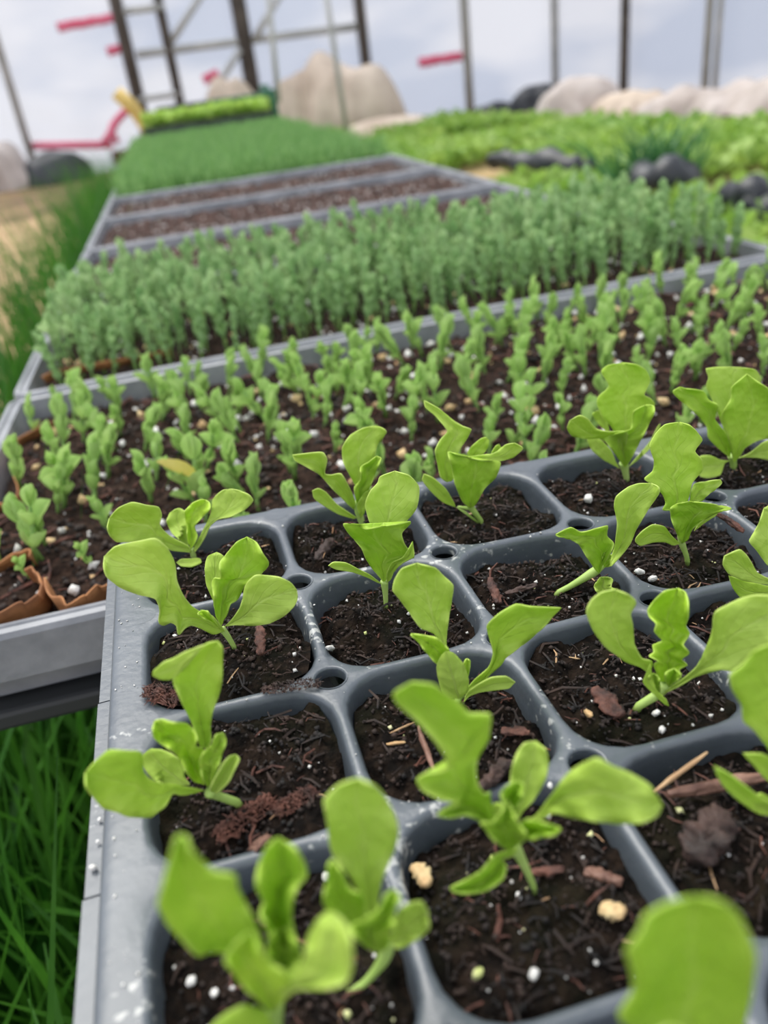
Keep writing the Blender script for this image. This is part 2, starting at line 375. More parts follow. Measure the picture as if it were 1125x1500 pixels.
def lump(name, cx, cy, w, d, h, mt, label, cat, seed=0, sharp=1.0, fold=0.18, z0=-0.02, peaks=None):
    """draped heap: a folded dome with a closed underside"""
    V = []; F = []; nu, nv = 72, 22
    for j in range(nv + 1):
        t = j / nv
        for i in range(nu):
            a = 2 * math.pi * i / nu
            r = math.cos(t * math.pi / 2) ** (0.75 / sharp)
            fx = 1 + fold * noise.noise((math.cos(a) * 2.2 + seed, math.sin(a) * 2.2, t * 1.5)) + 0.4 * fold * math.sin(a * 11 + 3 * noise.noise((a, seed, t * 2))) * (1 - t)
            z = math.sin(t * math.pi / 2) ** sharp
            x = math.cos(a) * r * fx; y = math.sin(a) * r * fx
            hz = h * (1 + 0.25 * noise.noise((x * 1.5 + seed, y * 1.5, 9)))
            if peaks:
                hz *= peaks(x)
            V.append((cx + x * w / 2, cy + y * d / 2, z0 + z * hz))
    for j in range(nv):
        for i in range(nu): F.append((j*nu+i, j*nu+(i+1)%nu, (j+1)*nu+(i+1)%nu, (j+1)*nu+i))
    F.append(tuple(range(nu - 1, -1, -1)))
    return tag(mesh(name, V, F, mt), label, cat)
def lump_px(name, pxl, pxr, pybase, pytop, Y, mt, label, cat, **k):
    cx_ = (pxl + pxr) / 2
    if Y is None: Y = min(float(on_z(cx_, pybase, 0)[1]) + .15, YW - .55)
    a, b = on_y(pxl, pybase, Y), on_y(pxr, pybase, Y); top = on_y(cx_, pytop, Y)
    return lump(name, (a[0] + b[0]) / 2, Y, b[0] - a[0], k.pop('d', (b[0] - a[0]) * 0.6), top[2] + 0.02, mt, label, cat, **k)
lump_px('tarp_heap', 420, 595, 190, 88, None, M_tarp, 'tall peaked beige tarp heap before the end wall', 'tarp', seed=2, sharp=1.0, fold=.16, d=.9)
lump_px('tarp_heap', 385, 500, 186, 108, None, M_tarp, 'lower rounded beige tarp heap left of the tall peak', 'tarp', seed=5, fold=.15)
lump_px('tarp_heap', 295, 395, 182, 116, None, M_tarp, 'small beige tarp heap behind the green crate', 'tarp', seed=8)
lump_px('tarp_heap', 500, 645, 208, 170, None, M_tarp, 'flat pale tarp tail trailing right from the tall heap', 'tarp', seed=11)
lump_px('red_bag', 405, 468, 192, 158, None, M_red, 'crumpled red bag in front of the beige tarp heaps', 'bag', seed=1)
lump_px('black_sheet', 688, 760, 172, 150, YW - .5, M_black, 'low black plastic sheet bundle at the foot of the corner post', 'sheet', seed=3)
lump_px('black_sheet', 745, 830, 172, 126, YW - .45, M_black, 'taller black plastic sheet bundle beside the white covers', 'sheet', seed=13)
def on_wall(px, dx): return on_x(px, 150, XW - dx)[1]
for k, (pa, pb, top, lab) in enumerate([(795, 905, 116, 'white fleece cover heap rising in the corner of the walls'), (880, 975, 132, 'creamy fleece cover heap second from the corner'),
        (955, 1050, 126, 'white fleece cover heap below the two close posts'), (1025, 1110, 124, 'white fleece cover heap third along the right wall'), (1085, 1190, 118, 'white fleece cover heap at the right picture edge')]):
    lump_px('fleece_cover', pa - 12, pb + 12, 182, top, None, M_fleece if k != 1 else M_tarp, lab, 'cover', seed=20 + k, fold=.14, d=.7)
lump_px('black_bag', 28, 142, 262, 222, None, M_black, 'black plastic bag slumped at the far end of the path', 'bag', seed=30, fold=.1)
lump_px('white_sheet', -70, 55, 268, 205, None, M_fleece, 'crumpled white sheet beside the black bag at the left', 'sheet', seed=33)

# ---- vegetation masses
def blades(name, n, xr, yr, zb, h, w, m, lean=0.35, seed=1, parent=None, seg=3, zfun=None, keep=None):
    r = random.Random(seed); V = []; F = []
    for _ in range(n):
        x = r.uniform(*xr); y = r.uniform(*yr)
        if keep and not keep(x, y): continue
        z = zb if zfun is None else zfun(x, y)
        a = r.uniform(0, 2 * math.pi); hh = h * r.uniform(.6, 1.15); ww = w * r.uniform(.7, 1.2)
        dx, dy = math.cos(a), math.sin(a); L = lean * hh * r.uniform(.2, 1.2); b = len(V)
        tw = r.uniform(0, 3.14); sx, sy = math.cos(tw) * ww / 2, math.sin(tw) * ww / 2
        for k in range(seg + 1):
            t = k / seg; f = (1 - t ** 2 * .95)
            cx, cy, cz = x + dx * L * t * t, y + dy * L * t * t, z + hh * t * (1 - .18 * t * lean)
            V.append((cx - sx * f, cy - sy * f, cz)); V.append((cx + sx * f, cy + sy * f, cz))
        for k in range(seg): F.append((b+2*k, b+2*k+1, b+2*k+3, b+2*k+2))
    return mesh(name, V, F, m, parent)
def leafy(name, n, xr, yr, zb, h, w, m, seed=1, parent=None, keep=None):
    """little broad leaves on short stalks, joined: only for greens too many to count"""
    r = random.Random(seed); V = []; F = []
    for _ in range(n):
        x = r.uniform(*xr); y = r.uniform(*yr)
        if keep and not keep(x, y): continue
        a = r.uniform(0, 6.283); el = r.uniform(.2, 1.2); l = w * r.uniform(.7, 1.4); z = zb + h * r.uniform(.1, 1)
        d = np.array([math.cos(a) * math.cos(el), math.sin(a) * math.cos(el), math.sin(el)]); s = np.array([-math.sin(a), math.cos(a), 0]) * l * .38
        c = np.array([x, y, z]); b = len(V); up = np.array([0, 0, l * .18])
        V += [c, c + d * l * .5 - s + up, c + d * l * .5, c + d * l * .5 + s + up, c + d * l]
        F += [(b, b+2, b+1), (b, b+3, b+2), (b+1, b+2, b+4), (b+2, b+3, b+4)]
    return mesh(name, V, F, m, parent)
FX0, FX1, FZ = -0.1326, 0.4072, 0.444       # bench of flats
g1 = blades('grass', 4600, (-0.34, -0.15), (0.1, 3.6), 0, 0.43, 0.006, M_grass, seed=3)
tag(g1, 'tall green grass growing along the left side of the bench', 'grass', kind='stuff')
g2 = blades('grass', 2300, (-0.75, 0.02), (-0.12, 0.75), 0, 0.30, 0.014, M_grass, lean=0.6, seed=4, seg=5)
tag(g2, 'long dark green grass below the left edge of the lettuce tray', 'grass', kind='stuff')
g2b = blades('straw', 160, (-0.6, 0.0), (-0.1, 0.6), 0.01, 0.05, 0.004, M_straw, lean=3.5, seed=14, seg=4)
tag(g2b, 'dry straw blades lying among the grass under the tray edge', 'straw', kind='stuff')
g3 = blades('grass', 1500, (-1.9, -0.95), (1.6, 4.6), 0, 0.12, 0.012, M_grassl, seed=5)
tag(g3, 'light green grass patch on the far left of the straw path', 'grass', kind='stuff')
structure(mesh('turf', [(-0.95, -1, .004), (0.6, -1, .004), (0.6, 4, .004), (-0.5, 4, .004)], [(0, 1, 2, 3)], mat('dark_turf', srgb(34, 52, 20), srgb(70, 72, 34), scale=14, rough=.95)))
def bedkeep(x, y):
    return x > 0.5 + 0.0 * y and (noise.noise((x * 1.1, y * 1.6, 2)) > -0.17) and not (2.6 < y < 2.95 and x > 1.0) and inview((x, y, .07))[1] > 170 + max(0, inview((x, y, .07))[0] - 600) * .03
structure(mesh('bed_soil', [(0.5, 0.6, .006), (XW - .2, 0.6, .006), (XW - .2, YW - .5, .006), (0.5, YW - .5, .006)], [(0, 1, 2, 3)], mat('bed_earth', srgb(112, 96, 58), srgb(176, 150, 106), scale=1.2, rough=.95, detail=6)))
bd = leafy('salad_greens', 42000, (0.5, XW - .3), (0.9, YW - .9), 0.0, 0.10, 0.06, M_bed, seed=6, keep=bedkeep)
tag(bd, 'bright green salad bed covering the ground right of the bench', 'greens', kind='stuff')
def gx(px, py, z=0.12): return on_z(px, py, z)
for k, (a, b, r, lab) in enumerate([((722, 240), (775, 238), .035, 'short black cloth roll lying in the salad bed, furthest from the camera'),
        ((765, 246), (872, 246), .055, 'long black cloth roll lying across the salad bed'),
        ((955, 272), (1010, 268), .07, 'dark black bundle half hidden behind the blue-green plant'),
        ((1072, 292), (1140, 304), .05, 'black cloth roll at the right picture edge in the salad bed')]):
    A, B = gx(*a), gx(*b); pts = [A + (B - A) * t + np.array([0, .04 * math.sin(t * 7 + k), .02 * math.sin(t * 5)]) for t in np.linspace(0, 1, 12)]
    tag(mesh('black_roll', *tube_geo(pts, [1.0 * r * (1 + .25 * math.sin(i * 1.7 + k)) for i in range(12)], 12), M_black), lab, 'cloth')
for k, (px, py) in enumerate([(860, 186), (930, 186), (1010, 190), (1060, 191), (1110, 193)]):
    c = gx(px, py, .04); lump('dark_clod', c[0], c[1], .34, .25, .13, M_barkd, ['', 'leftmost', 'second', 'third', 'rightmost'][k] + ' dark earth clod before the white covers' if k else 'low dark earth clod under the corner fleece heap', 'clod', seed=40 + k)
c = gx(955, 285, 0.05)
pl = blades('leafy_weed', 150, (c[0] - .12, c[0] + .12), (c[1] - .12, c[1] + .12), 0, 0.34, 0.02, M_darkg, lean=.8, seed=9)
tag(pl, 'taller blue-green feathery plant standing in the salad bed', 'plant')

# ================================================================ BENCH AND FLATS
bench = MB(); bench.box((FX0 + .003, 0.256, 0.400), (FX1 + .03, 3.95, 0.4085)); 
bench_o = empty('bench', (0.13, 1.8, 0)); tag(bench_o, 'long low dark bench carrying all the seedling flats', 'bench')
adopt(bevel(bench.build('bench_top', M_bench)), bench_o)
b2 = MB(); b2.box((-.015, -0.12, 0.385), (FX1 + .03, 0.262, 0.396)); adopt(b2.build('front_shelf', M_bench), bench_o)
for x in (FX0 + .16, FX1 - .02):
    for y in (0.42, 1.2, 2.1, 3.0, 3.9):
        l = MB(); l.box((x - .02, y - .02, -.01), (x + .02, y + .02, .400)); adopt(l.build('leg', M_bench), bench_o)
for x in (0.22, FX1 - .02):
    l = MB(); l.box((x - .02, -.10, -.01), (x + .02, -.06, .386)); adopt(l.build('leg', M_bench), bench_o)
FD = 0.2755
ORD = ['nearest', 'second', 'third', 'fourth', 'fifth', 'sixth', 'seventh', 'eighth', 'ninth', 'tenth', 'eleventh']
def flat_tray(k, label, soilm, soild=0.010):
    y0 = 0.252 + k * FD; y1 = y0 + FD - 0.003; xo = (0.016 if k < 2 else 0.0)
    x0, x1 = FX0 + (0 if k >= 2 else -.001), FX1 + xo
    root = empty('seedling_flat', ((x0 + x1) / 2, y0, 0.408)); tag(root, label, 'flat')
    # rim profile swept around the rectangle (rounded corners): outer lip, top, inner wall, floor
    prof = [(-0.001, -0.0185), (0.0, -0.002), (0.001, 0.0), (0.0035, 0.0004), (0.0042, -0.0009), (0.0052, -0.0009), (0.006, 0.0), (0.0085, -0.0006), (0.0105, -0.012), (0.013, -0.034)]
    V = []; F = []; n = len(prof); ring = []
    for cx, cy, a0 in ((x1, y1, 0), (x0, y1, 90), (x0, y0, 180), (x1, y0, 270)):
        sx, sy = (1 if cx == x1 else -1), (1 if cy == y1 else -1)
        for q in range(5):
            a = math.radians(a0 + 90 * q / 4); ring.append((cx, cy, sx, sy, math.cos(a), math.sin(a)))
    rc = 0.012
    # subdivide sides
    pts = []
    for (cx, cy, sx, sy, ca, sa) in ring: pts.append((cx - sx * rc, cy - sy * rc, ca, sa))
    m = len(pts)
    for (cx, cy, ca, sa) in pts:
        for (inn, z) in prof:
            rr = rc - inn
            V.append((cx + ca * rr, cy + sa * rr, FZ + z) if rr > 0 else (cx + ca * rr * 1.0, cy + sa * rr * 1.0, FZ + z))
    for i in range(m):
        for q in range(n - 1):
            j = (i + 1) % m; F.append((i*n+q, j*n+q, j*n+q+1, i*n+q+1))
    F.append(tuple(i * n + n - 1 for i in range(m)))
    F.append(tuple(i * n for i in range(m - 1, -1, -1)))
    adopt(mesh('tray_shell', V, F, M_flat, None, False), root)
    zs = FZ - soild
    def sf(x, y): 
        e = min(x - x0, x1 - x, y - y0, y1 - y) - 0.014
        return zs + 0.0045 * noise.fractal((x * 70, y * 70, k), 0.8, 2.0, 3) + 0.003 * noise.noise((x * 14, y * 14, k)) - max(0, 0.008 - e) * 0.4
    res = (200, 100) if k == 0 else ((120, 60) if k < 4 else (70, 35))
    s = grid('soil', x0 + .0115, x1 - .0115, y0 + .0115, y1 - .0115, res[0], res[1], sf, soilm); adopt(s, root); s['kind'] = 'stuff'
    return root, sf, (x0, x1, y0, y1)
flats = []
for k in range(11):
    if k == 0: lab = 'grey flat of sparse young pea shoots directly behind the lettuce tray'
    elif k == 1: lab = 'grey flat of dense taller pea shoots, second from the lettuce tray'
    elif k == 2: lab = 'grey flat of bare soil directly behind the dense pea shoots'
    elif k == 3: lab = 'middle one of the three grey flats of bare soil'
    elif k == 4: lab = 'grey flat of bare soil directly in front of the green microgreens'
    elif k == 5: lab = 'first grey flat of grassy microgreens next to the bare soil'
    elif k == 10: lab = 'last grey flat of grassy microgreens before the raised lettuce tray'
    else: lab = ORD[k - 5] + ' grey flat of grassy microgreens counted from the bare soil flats'
    flats.append(flat_tray(k, lab, M_soil2 if k < 2 else M_soil3))
def crumb_geo(c, s, r, flat=1.0):
    """irregular 8-vertex grain"""
    V = []; q = Matrix.Rotation(r.uniform(0, 6.28), 3, Vector((r.uniform(-1, 1), r.uniform(-1, 1), r.uniform(-1, 1))).normalized())
    for d in ((1,0,0),(-1,0,0),(0,1,0),(0,-1,0),(0,0,1),(0,0,-1)):
        v = q @ Vector((d[0] * s * r.uniform(.6, 1.2), d[1] * s * r.uniform(.6, 1.2), d[2] * s * r.uniform(.6, 1.2) * flat)); V.append((c[0] + v.x, c[1] + v.y, c[2] + v.z))
    return V, [(0,2,4),(2,1,4),(1,3,4),(3,0,4),(2,0,5),(1,2,5),(3,1,5),(0,3,5)]
def grains(name, pts, smin, smax, m, seed, parent=None, stretch=False, label=None, cat=None):
    r = random.Random(seed); mb = MB()
    for p in pts:
        s = smin + (smax - smin) * r.random() ** 2.2
        if stretch:
            a = r.uniform(0, 6.28); l = s * r.uniform(3, 8); d = np.array([math.cos(a), math.sin(a), r.uniform(-.3, .5)]) * l
            b = np.array([r.uniform(-.3, .3) * l, r.uniform(-.3, .3) * l, r.uniform(0, .25) * l])
            mb.tube([np.array(p) - d / 2, np.array(p) + b * .5, np.array(p) + d / 2], [s * .3, s * .35, s * .2], 4)
        else:
            V, F = crumb_geo(p, s, r, .8); mb.add(V, F)
    o = mb.build(name, m, None, smooth=not stretch)
    o['kind'] = 'stuff'
    if parent: adopt(o, parent)
    else: tag(o, label, cat, kind='stuff')
    return o
def flat_pts(k, n, seed):
    _, sf, (x0, x1, y0, y1) = flats[k]; r = random.Random(seed); out = []
    for _ in range(n):
        x = r.uniform(x0 + .018, x1 - .018); y = r.uniform(y0 + .018, y1 - .018); out.append((x, y, sf(x, y) + .0006))
    return out
grains('perlite', flat_pts(0, 700, 1), .0007, .0042, M_perl, 2, flats[0][0])
grains('vermiculite', flat_pts(0, 220, 3), .0012, .0055, M_tan, 4, flats[0][0])
grains('bark_crumbs', flat_pts(0, 5200, 5), .0006, .003, M_crumb, 6, flats[0][0])
grains('bark_fibres', flat_pts(0, 900, 7), .001, .0028, M_bark, 8, flats[0][0], stretch=True)
grains('perlite', flat_pts(1, 420, 11), .0008, .0034, M_perl, 12, flats[1][0])
grains('vermiculite', flat_pts(1, 150, 13), .0012, .0045, M_tan, 14, flats[1][0])
grains('bark_crumbs', flat_pts(1, 2000, 15), .001, .0034, M_crumb, 16, flats[1][0])
for k in (2, 3, 4):
    grains('perlite', flat_pts(k, 500, 20 + k), .0008, .0028, M_perl, 22 + k, flats[k][0])
    grains('bark_crumbs', flat_pts(k, 1800, 30 + k), .001, .0034, M_crumb, 32 + k, flats[k][0])
for k in range(5, 11):
    _, sf, (x0, x1, y0, y1) = flats[k]
    g = blades('microgreens', 2300 if k < 8 else 1500, (x0 + .006, x1 - .006), (y0 + .006, y1 - .004), FZ - .012, 0.052, 0.0042 if k < 8 else .006, M_micro, lean=.35, seed=50 + k)
    adopt(g, flats[k][0]); g['kind'] = 'stuff'
# folded brown paper lining the front left corner of the nearest flat
def ribbon(name, pts, h, m, parent, seed=0):
    V = []; F = []; pts = [np.array(p) for p in pts]; S = []
    for i in range(len(pts) - 1):
        p0, p1, p2, p3 = pts[max(i-1,0)], pts[i], pts[i+1], pts[min(i+2,len(pts)-1)]
        for t in np.linspace(0, 1, 8, endpoint=False):
            S.append(.5*((2*p1)+(-p0+p2)*t+(2*p0-5*p1+4*p2-p3)*t*t+(-p0+3*p1-3*p2+p3)*t**3))
    S.append(pts[-1])
    for i, p in enumerate(S):
        w = noise.noise((i * .13, seed, 0))
        for q in (-.35, 0, .5, 1):
            V.append((p[0] + .0035 * q * w, p[1] - .004 * q + .003 * w * q, p[2] + h * q * (1 + .25 * w)))
    for i in range(len(S) - 1):
        for q in range(3): F.append((i*4+q, i*4+4+q, i*4+5+q, i*4+1+q))
    o = mesh(name, V, F, m); md = o.modifiers.new('t', 'SOLIDIFY'); md.thickness = .0007
    adopt(o, parent); return o
zf = FZ - .008
W = lambda x, y, z=zf: on_z(0 + x * .26667, 640 + y * .26667, z)
ribbon('paper_liner', [W(-250, 1160), W(-80, 1090), W(80, 1035), W(190, 990), W(270, 930), W(275, 860), W(235, 805), W(190, 790)], .009, M_paper, flats[0][0], 1)
ribbon('paper_liner', [W(285, 850), W(330, 960), W(400, 985), W(500, 955), W(540, 930), W(600, 890), W(700, 850)], .009, M_paper, flats[0][0], 2)
ribbon('paper_liner', [W(-160, 760), W(0, 740), W(100, 690), W(170, 670), W(190, 700)], .006, M_paper, flats[0][0], 3)
ribbon('paper_liner', [W(-60, 400), W(40, 400), W(120, 350), W(90, 200), W(100, 60), W(200, 0), W(330, -60)], .005, M_paper, flats[0][0], 4)
lk = [on_z(66, 560, FZ - .004), on_z(100, 548, FZ - .004), on_z(180, 534, FZ - .004), on_z(250, 520, FZ - .004)]
ribbon('paper_liner', lk, .005, M_paper, flats[1][0], 5)

# ---- raised lettuce trays at the far end of the bench
def far_tray():
    y0, y1 = 3.36, 3.62; a = on_y(212, 205, y0); b = on_y(404, 176, y0); x0, x1 = float(a[0]), float(b[0])
    z0 = .408; zt = .408 + .085
    root = empty('seed_crate', ((x0 + x1) / 2, y0, z0)); tag(root, 'black tray of light green lettuce rows at the far end of the bench', 'tray')
    m = MB()
    m.box((x0, y0, z0), (x1, y0 + .008, zt)); m.box((x0, y1, z0), (x1, y1 + .008, zt)); m.box((x0, y0, z0), (x0 + .008, y1, zt)); m.box((x1 - .008, y0, z0), (x1, y1, zt)); m.box((x0, y0, z0), (x1, y1, z0 + .01))
    adopt(bevel(m.build('crate_shell', M_black)), root)
    m = MB(); m.box((x0 + .008, y0 + .008, z0 + .01), (x1 - .008, y1, zt - .008)); adopt(m.build('soil', M_soil3), root)
    for r_ in range(5):
        yy = y0 + .03 + r_ * .05
        o = leafy('lettuce_row', 300, (x0 + .01, x1 - .01), (yy - .012, yy + .012), zt - .012, .04, .026, M_let2, seed=70 + r_); o['kind'] = 'stuff'; adopt(o, root)
    r2 = empty('plastic_crate', ((x0 + x1) / 2, 3.66, z0)); tag(r2, 'green plastic crate with a dark left half behind the far lettuce tray', 'crate')
    yb0, yb1 = 3.66, 3.92; zc = zt + .055
    m = MB(); xm = x0 + (x1 - x0) * .55
    m.box((xm, yb0, z0), (x1 + .03, yb0 + .012, zc)); m.box((x1 + .018, yb0, z0), (x1 + .03, yb1, zc + .03)); m.box((xm, yb1, z0), (x1 + .03, yb1 + .012, zc))
    adopt(bevel(m.build('crate_side', M_green)), r2)
    m = MB(); m.box((x0 + .06, yb0, z0), (xm, yb0 + .012, zc)); m.box((x0 + .06, yb0, z0), (x0 + .072, yb1, zc)); m.box((x0 + .06, yb1, z0), (xm, yb1 + .012, zc)); m.box((x0 + .06, yb0, z0), (x1 + .03, yb1, z0 + .01))
    o = bevel(m.build('dark_crate_side', M_black)); o['label'] = 'dark plastic side'; adopt(o, r2)
    m = MB(); m.box((x1 + .0, y0 - .02, z0), (x1 + .014, y0 + .06, zt + .07)); o = bevel(m.build('end_handle', M_green)); adopt(o, r2)
far_tray()
_m = MB(); _m.box((-.22, 3.30, .39), (.0, 3.345, .435)); tag(_m.build('wooden_board', M_bark), 'reddish board end under the left corner of the far lettuce tray', 'board')

# ================================================================ PEA SHOOTS
def blob_leaf(l, w, cup, m, name):
    V = []; F = []; ns = 5
    for i in range(ns + 1):
        s = i / ns; ww = w * math.sin(math.pi * min(1, s * .93 + .06)) ** .8 if i < ns else 0.0004
        for t in (-1, -.5, 0, .5, 1):
            V.append((t * ww / 2 * (1 - .25 * abs(t) * cup), s * l, cup * abs(t) ** 1.5 * ww * .45 + .22 * l * s * s))
    for i in range(ns):
        for q in range(4): F.append((i*5+q, i*5+q+1, i*5+6+q, i*5+5+q))
    me = bpy.data.meshes.new(name); me.from_pydata(V, [], F); me.update(); me.materials.append(m); me.shade_smooth(); return me
def make_shoot(h, nodes, m, r, yellow=False):
    pts = []; x = y = 0; 
    for i in range(5):
        t = i / 4; pts.append((x, y, h * t)); x += r.uniform(-.0008, .0008); y += r.uniform(-.0008, .0008)
    V, F = tube_geo(pts, [.0011, .001, .001, .0009, .0006], 6)
    root = mesh('pea_shoot', V, F, M_peastem)
    for k in range(nodes):
        z = h * (.28 + .72 * k / max(1, nodes - 1)); a = k * 1.57 + r.uniform(-.4, .4)
        for s in (0, math.pi):
            sz = r.uniform(.75, 1.15) * (.0092 + .0022 * (k == nodes - 2))
            me = blob_leaf(sz, sz * .78, r.uniform(.7, 1.3), m, 'leaf')
            o = link('leaf', me, None, root)
            el = r.uniform(.45, 1.35) if k < nodes - 1 else r.uniform(.9, 1.5)
            o.location = (pts[min(4, int(round(z / h * 4)))][0], pts[min(4, int(round(z / h * 4)))][1], z)
            o.rotation_euler = (el, 0, a + s)
    return root
r = random.Random(21)
PX = [make_shoot(r.uniform(.017, .024), r.choice((3, 4)), M_pea, r) for _ in range(8)]
PD = [make_shoot(r.uniform(.034, .045), r.choice((5, 6)), M_pea2, r) for _ in range(6)]
used = set()
def place(src, loc, rz, sc, tilt, label, group):
    if src.name not in used: used.add(src.name); c = src
    else:
        c = src.copy(); COL.objects.link(c)
        for ch in src.children:
            q = ch.copy(); COL.objects.link(q); q.parent = c
    c.location = tuple(map(float, loc)); c.rotation_euler = (tilt[0], tilt[1], rz); c.scale = (sc, sc, sc)
    return tag(c, label, 'pea shoot', group)
_, sf0, (fx0, fx1, fy0, fy1) = flats[0]
n0 = 0
lab0 = 'small pea shoot among the sparse ones in the flat behind the lettuce tray'
cols = 25; rows = 13
cand = []
for i in range(cols):
    for j in range(rows):
        x = fx0 + .024 + i * (fx1 - fx0 - .04) / (cols - 1) + r.uniform(-.0055, .0055)
        y = fy0 + .03 + j * (fy1 - fy0 - .05) / (rows - 1) + r.uniform(-.007, .007)
        if r.random() < (.30 if y < fy0 + .09 else .10): continue
        if i < 1 and r.random() < .5: continue
        if i < 5 and j < 2: continue
        px, py = inview((x, y, FZ + .01))
        if px > 1150 or px < -25: continue
        if toT((x, y, FZ))[1] < .35 and toT((x, y, FZ))[0] > -.3: continue
        cand.append((x, y))
for (x, y) in cand:
    t_ = (x - fx0) / (fx1 - fx0); q_ = (y - fy0) / (fy1 - fy0)
    if q_ > .72: lab_, grp_ = 'small pea shoot in the back rows of the nearest flat, just before its far rim', 'young pea shoots along the far rim of the nearest flat'
    elif t_ < .14: lab_, grp_ = 'small pea shoot beside the left rim of the nearest flat', 'young pea shoots along the left rim of the nearest flat'
    elif q_ < .36: lab_, grp_ = 'small pea shoot in the front rows of the nearest flat, next to the lettuce tray', 'young pea shoots right behind the lettuce tray'
    else: lab_, grp_ = 'small pea shoot in the middle rows of the nearest flat', 'young pea shoots in the middle of the nearest flat'
    place(r.choice(PX), (x, y, sf0(x, y) - .001), r.uniform(0, 6.28), r.uniform(.7, 1.2), (r.uniform(-.38, .38), r.uniform(-.38, .38)), lab_, grp_); n0 += 1
# the few in the bare front corner that can be told apart
for (px, py, s, lab) in ((52, 828, 1.15, 'lone upright pea shoot in the bare front corner of the nearest flat'), (135, 833, .55, 'tiny pea sprout tip nearest the lettuce tray corner'), (45, 850, .5, 'tiny bent pea sprout inside the brown paper fold')):
    p = on_z(px, py, FZ - .01); place(PX[1], p, 1.0, s, (.2, -.35 if s < 1 else 0.2), lab, None); n0 += 1
_, sf1, (gx0, gx1, gy0, gy1) = flats[1]
rest = []
for i in range(33):
    for j in range(18):
        x = gx0 + .026 + i * (gx1 - gx0 - .045) / 32 + r.uniform(-.006, .006); y = gy0 + .03 + j * (gy1 - gy0 - .045) / 17 + r.uniform(-.005, .005)
        rest.append((x, y, j))
nd = 0; far_list = []
for x, y, j in sorted(rest, key=lambda q: q[1]):
    if nd < 300 - n0 and inview((x, y, FZ))[0] < 1140:
        place(r.choice(PD), (x, y, sf1(x, y) - .001), r.uniform(0, 6.28), r.uniform(.75, 1.1), (r.uniform(-.2, .2), r.uniform(-.2, .2)), 'taller pea shoot in the front rows of the dense second flat', 'tall pea shoots at the front of the second flat'); nd += 1
    else: far_list.append((x, y))
mb = MB()
for (x, y) in far_list:
    src = r.choice(PD); sc = r.uniform(.8, 1.15)
    Mx = Matrix.Translation((x, y, sf1(x, y) - .001)) @ Matrix.Rotation(r.uniform(0, 6.28), 4, 'Z') @ Matrix.Rotation(r.uniform(-.2, .2), 4, 'X') @ Matrix.Scale(sc, 4)
    mb.add([Mx @ v.co for v in src.data.vertices], [tuple(p.vertices) for p in src.data.polygons])
    for ch in src.children:
        Mc = Mx @ (Matrix.Translation(ch.location) @ ch.rotation_euler.to_matrix().to_4x4())
        mb.add([Mc @ v.co for v in ch.data.vertices], [tuple(p.vertices) for p in ch.data.polygons])
o = mb.build('pea_shoots', M_pea2, None, True); tag(o, 'dense mass of tall pea shoots filling the back of the second flat', 'pea shoots', kind='stuff')
print('pea shoots', n0, nd, len(far_list))
# the yellowed leaf standing among the shoots behind the lettuce tray
p = on_z(300, 742, FZ - .01); yl = make_shoot(.02, 2, M_pea, r); place(yl, p, .6, 1.2, (0, 0), 'pea shoot carrying a yellowed leaf behind the lettuce tray rear corner', None)
q = link('leaf', blob_leaf(.016, .013, .8, M_yel, 'yellow_leaf'), None, yl); q.location = (0, 0, .012); q.rotation_euler = (.5, .3, 1.3); q['label'] = 'yellowed leaf'

# ================================================================ LETTUCE TRAY
tray = empty('seedling_tray', T(3.5, -3, -1.2)); tag(tray, 'grey plastic cell tray of lettuce seedlings filling the foreground', 'tray')
NI, NJ = 7, 6
def cell_ring(K=56):
    """outer boundary of a unit cell with the corner holes cut out, and the matching rounded opening"""
    out = []; rh = 0.088; per = K // 4
    for side in range(4):
        seq = []
        na = per // 4
        for q in range(na): a = math.radians(90 * (0.5 + 0.5 * q / na)); seq.append(('arc', a))
        for q in range(per - 2 * na): seq.append(('edge', q / (per - 2 * na)))
        for q in range(na): a = math.radians(90 * (0.5 * q / na)); seq.append(('arc2', a))
        pts = []
        for kind, a in seq:  # bottom side, from corner (0,0) to corner (1,0)
            if kind == 'arc': pts.append((rh * math.cos(math.radians(90) - a) if False else rh * math.sin(a), rh * math.cos(a)))
            elif kind == 'edge': pts.append((rh + (1 - 2 * rh) * a, 0.0))
            else: pts.append((1 - rh * math.cos(a), rh * math.sin(a)))
        for (x, y) in pts:
            x -= .5; y -= .5
            c, s = [(1, 0), (0, 1), (-1, 0), (0, -1)][side]
            out.append((x * c - y * s, x * s + y * c))
    return out
CR_OUT = cell_ring()
def opening(K, half, rc):
    """rounded square sampled by perimeter angle to match CR_OUT order"""
    pts = []
    for (x, y) in CR_OUT:
        a = math.atan2(y, x)
        c, s = math.cos(a), math.sin(a)
        t = half / max(abs(c), abs(s)); qx, qy = c * t, s * t
        k = half - rc
        if abs(qx) > k and abs(qy) > k:
            # intersect ray with the corner circle
            ox, oy = math.copysign(k, qx), math.copysign(k, qy)
            b = c * ox + s * oy; cc = ox * ox + oy * oy - rc * rc; t = b + math.sqrt(max(0, b * b - cc)); qx, qy = c * t, s * t
        pts.append((qx, qy))
    return pts
K_ = len(CR_OUT)
PROF = [(.491, .27, -.001), (.478, .268, -.007), (.468, .265, -.02), (.462, .26, -.042), (.457, .255, -.075), (.438, .24, -.25), (.375, .2, -.5), (.34, .18, -1.15)]
SM = MB(); 
cells = []
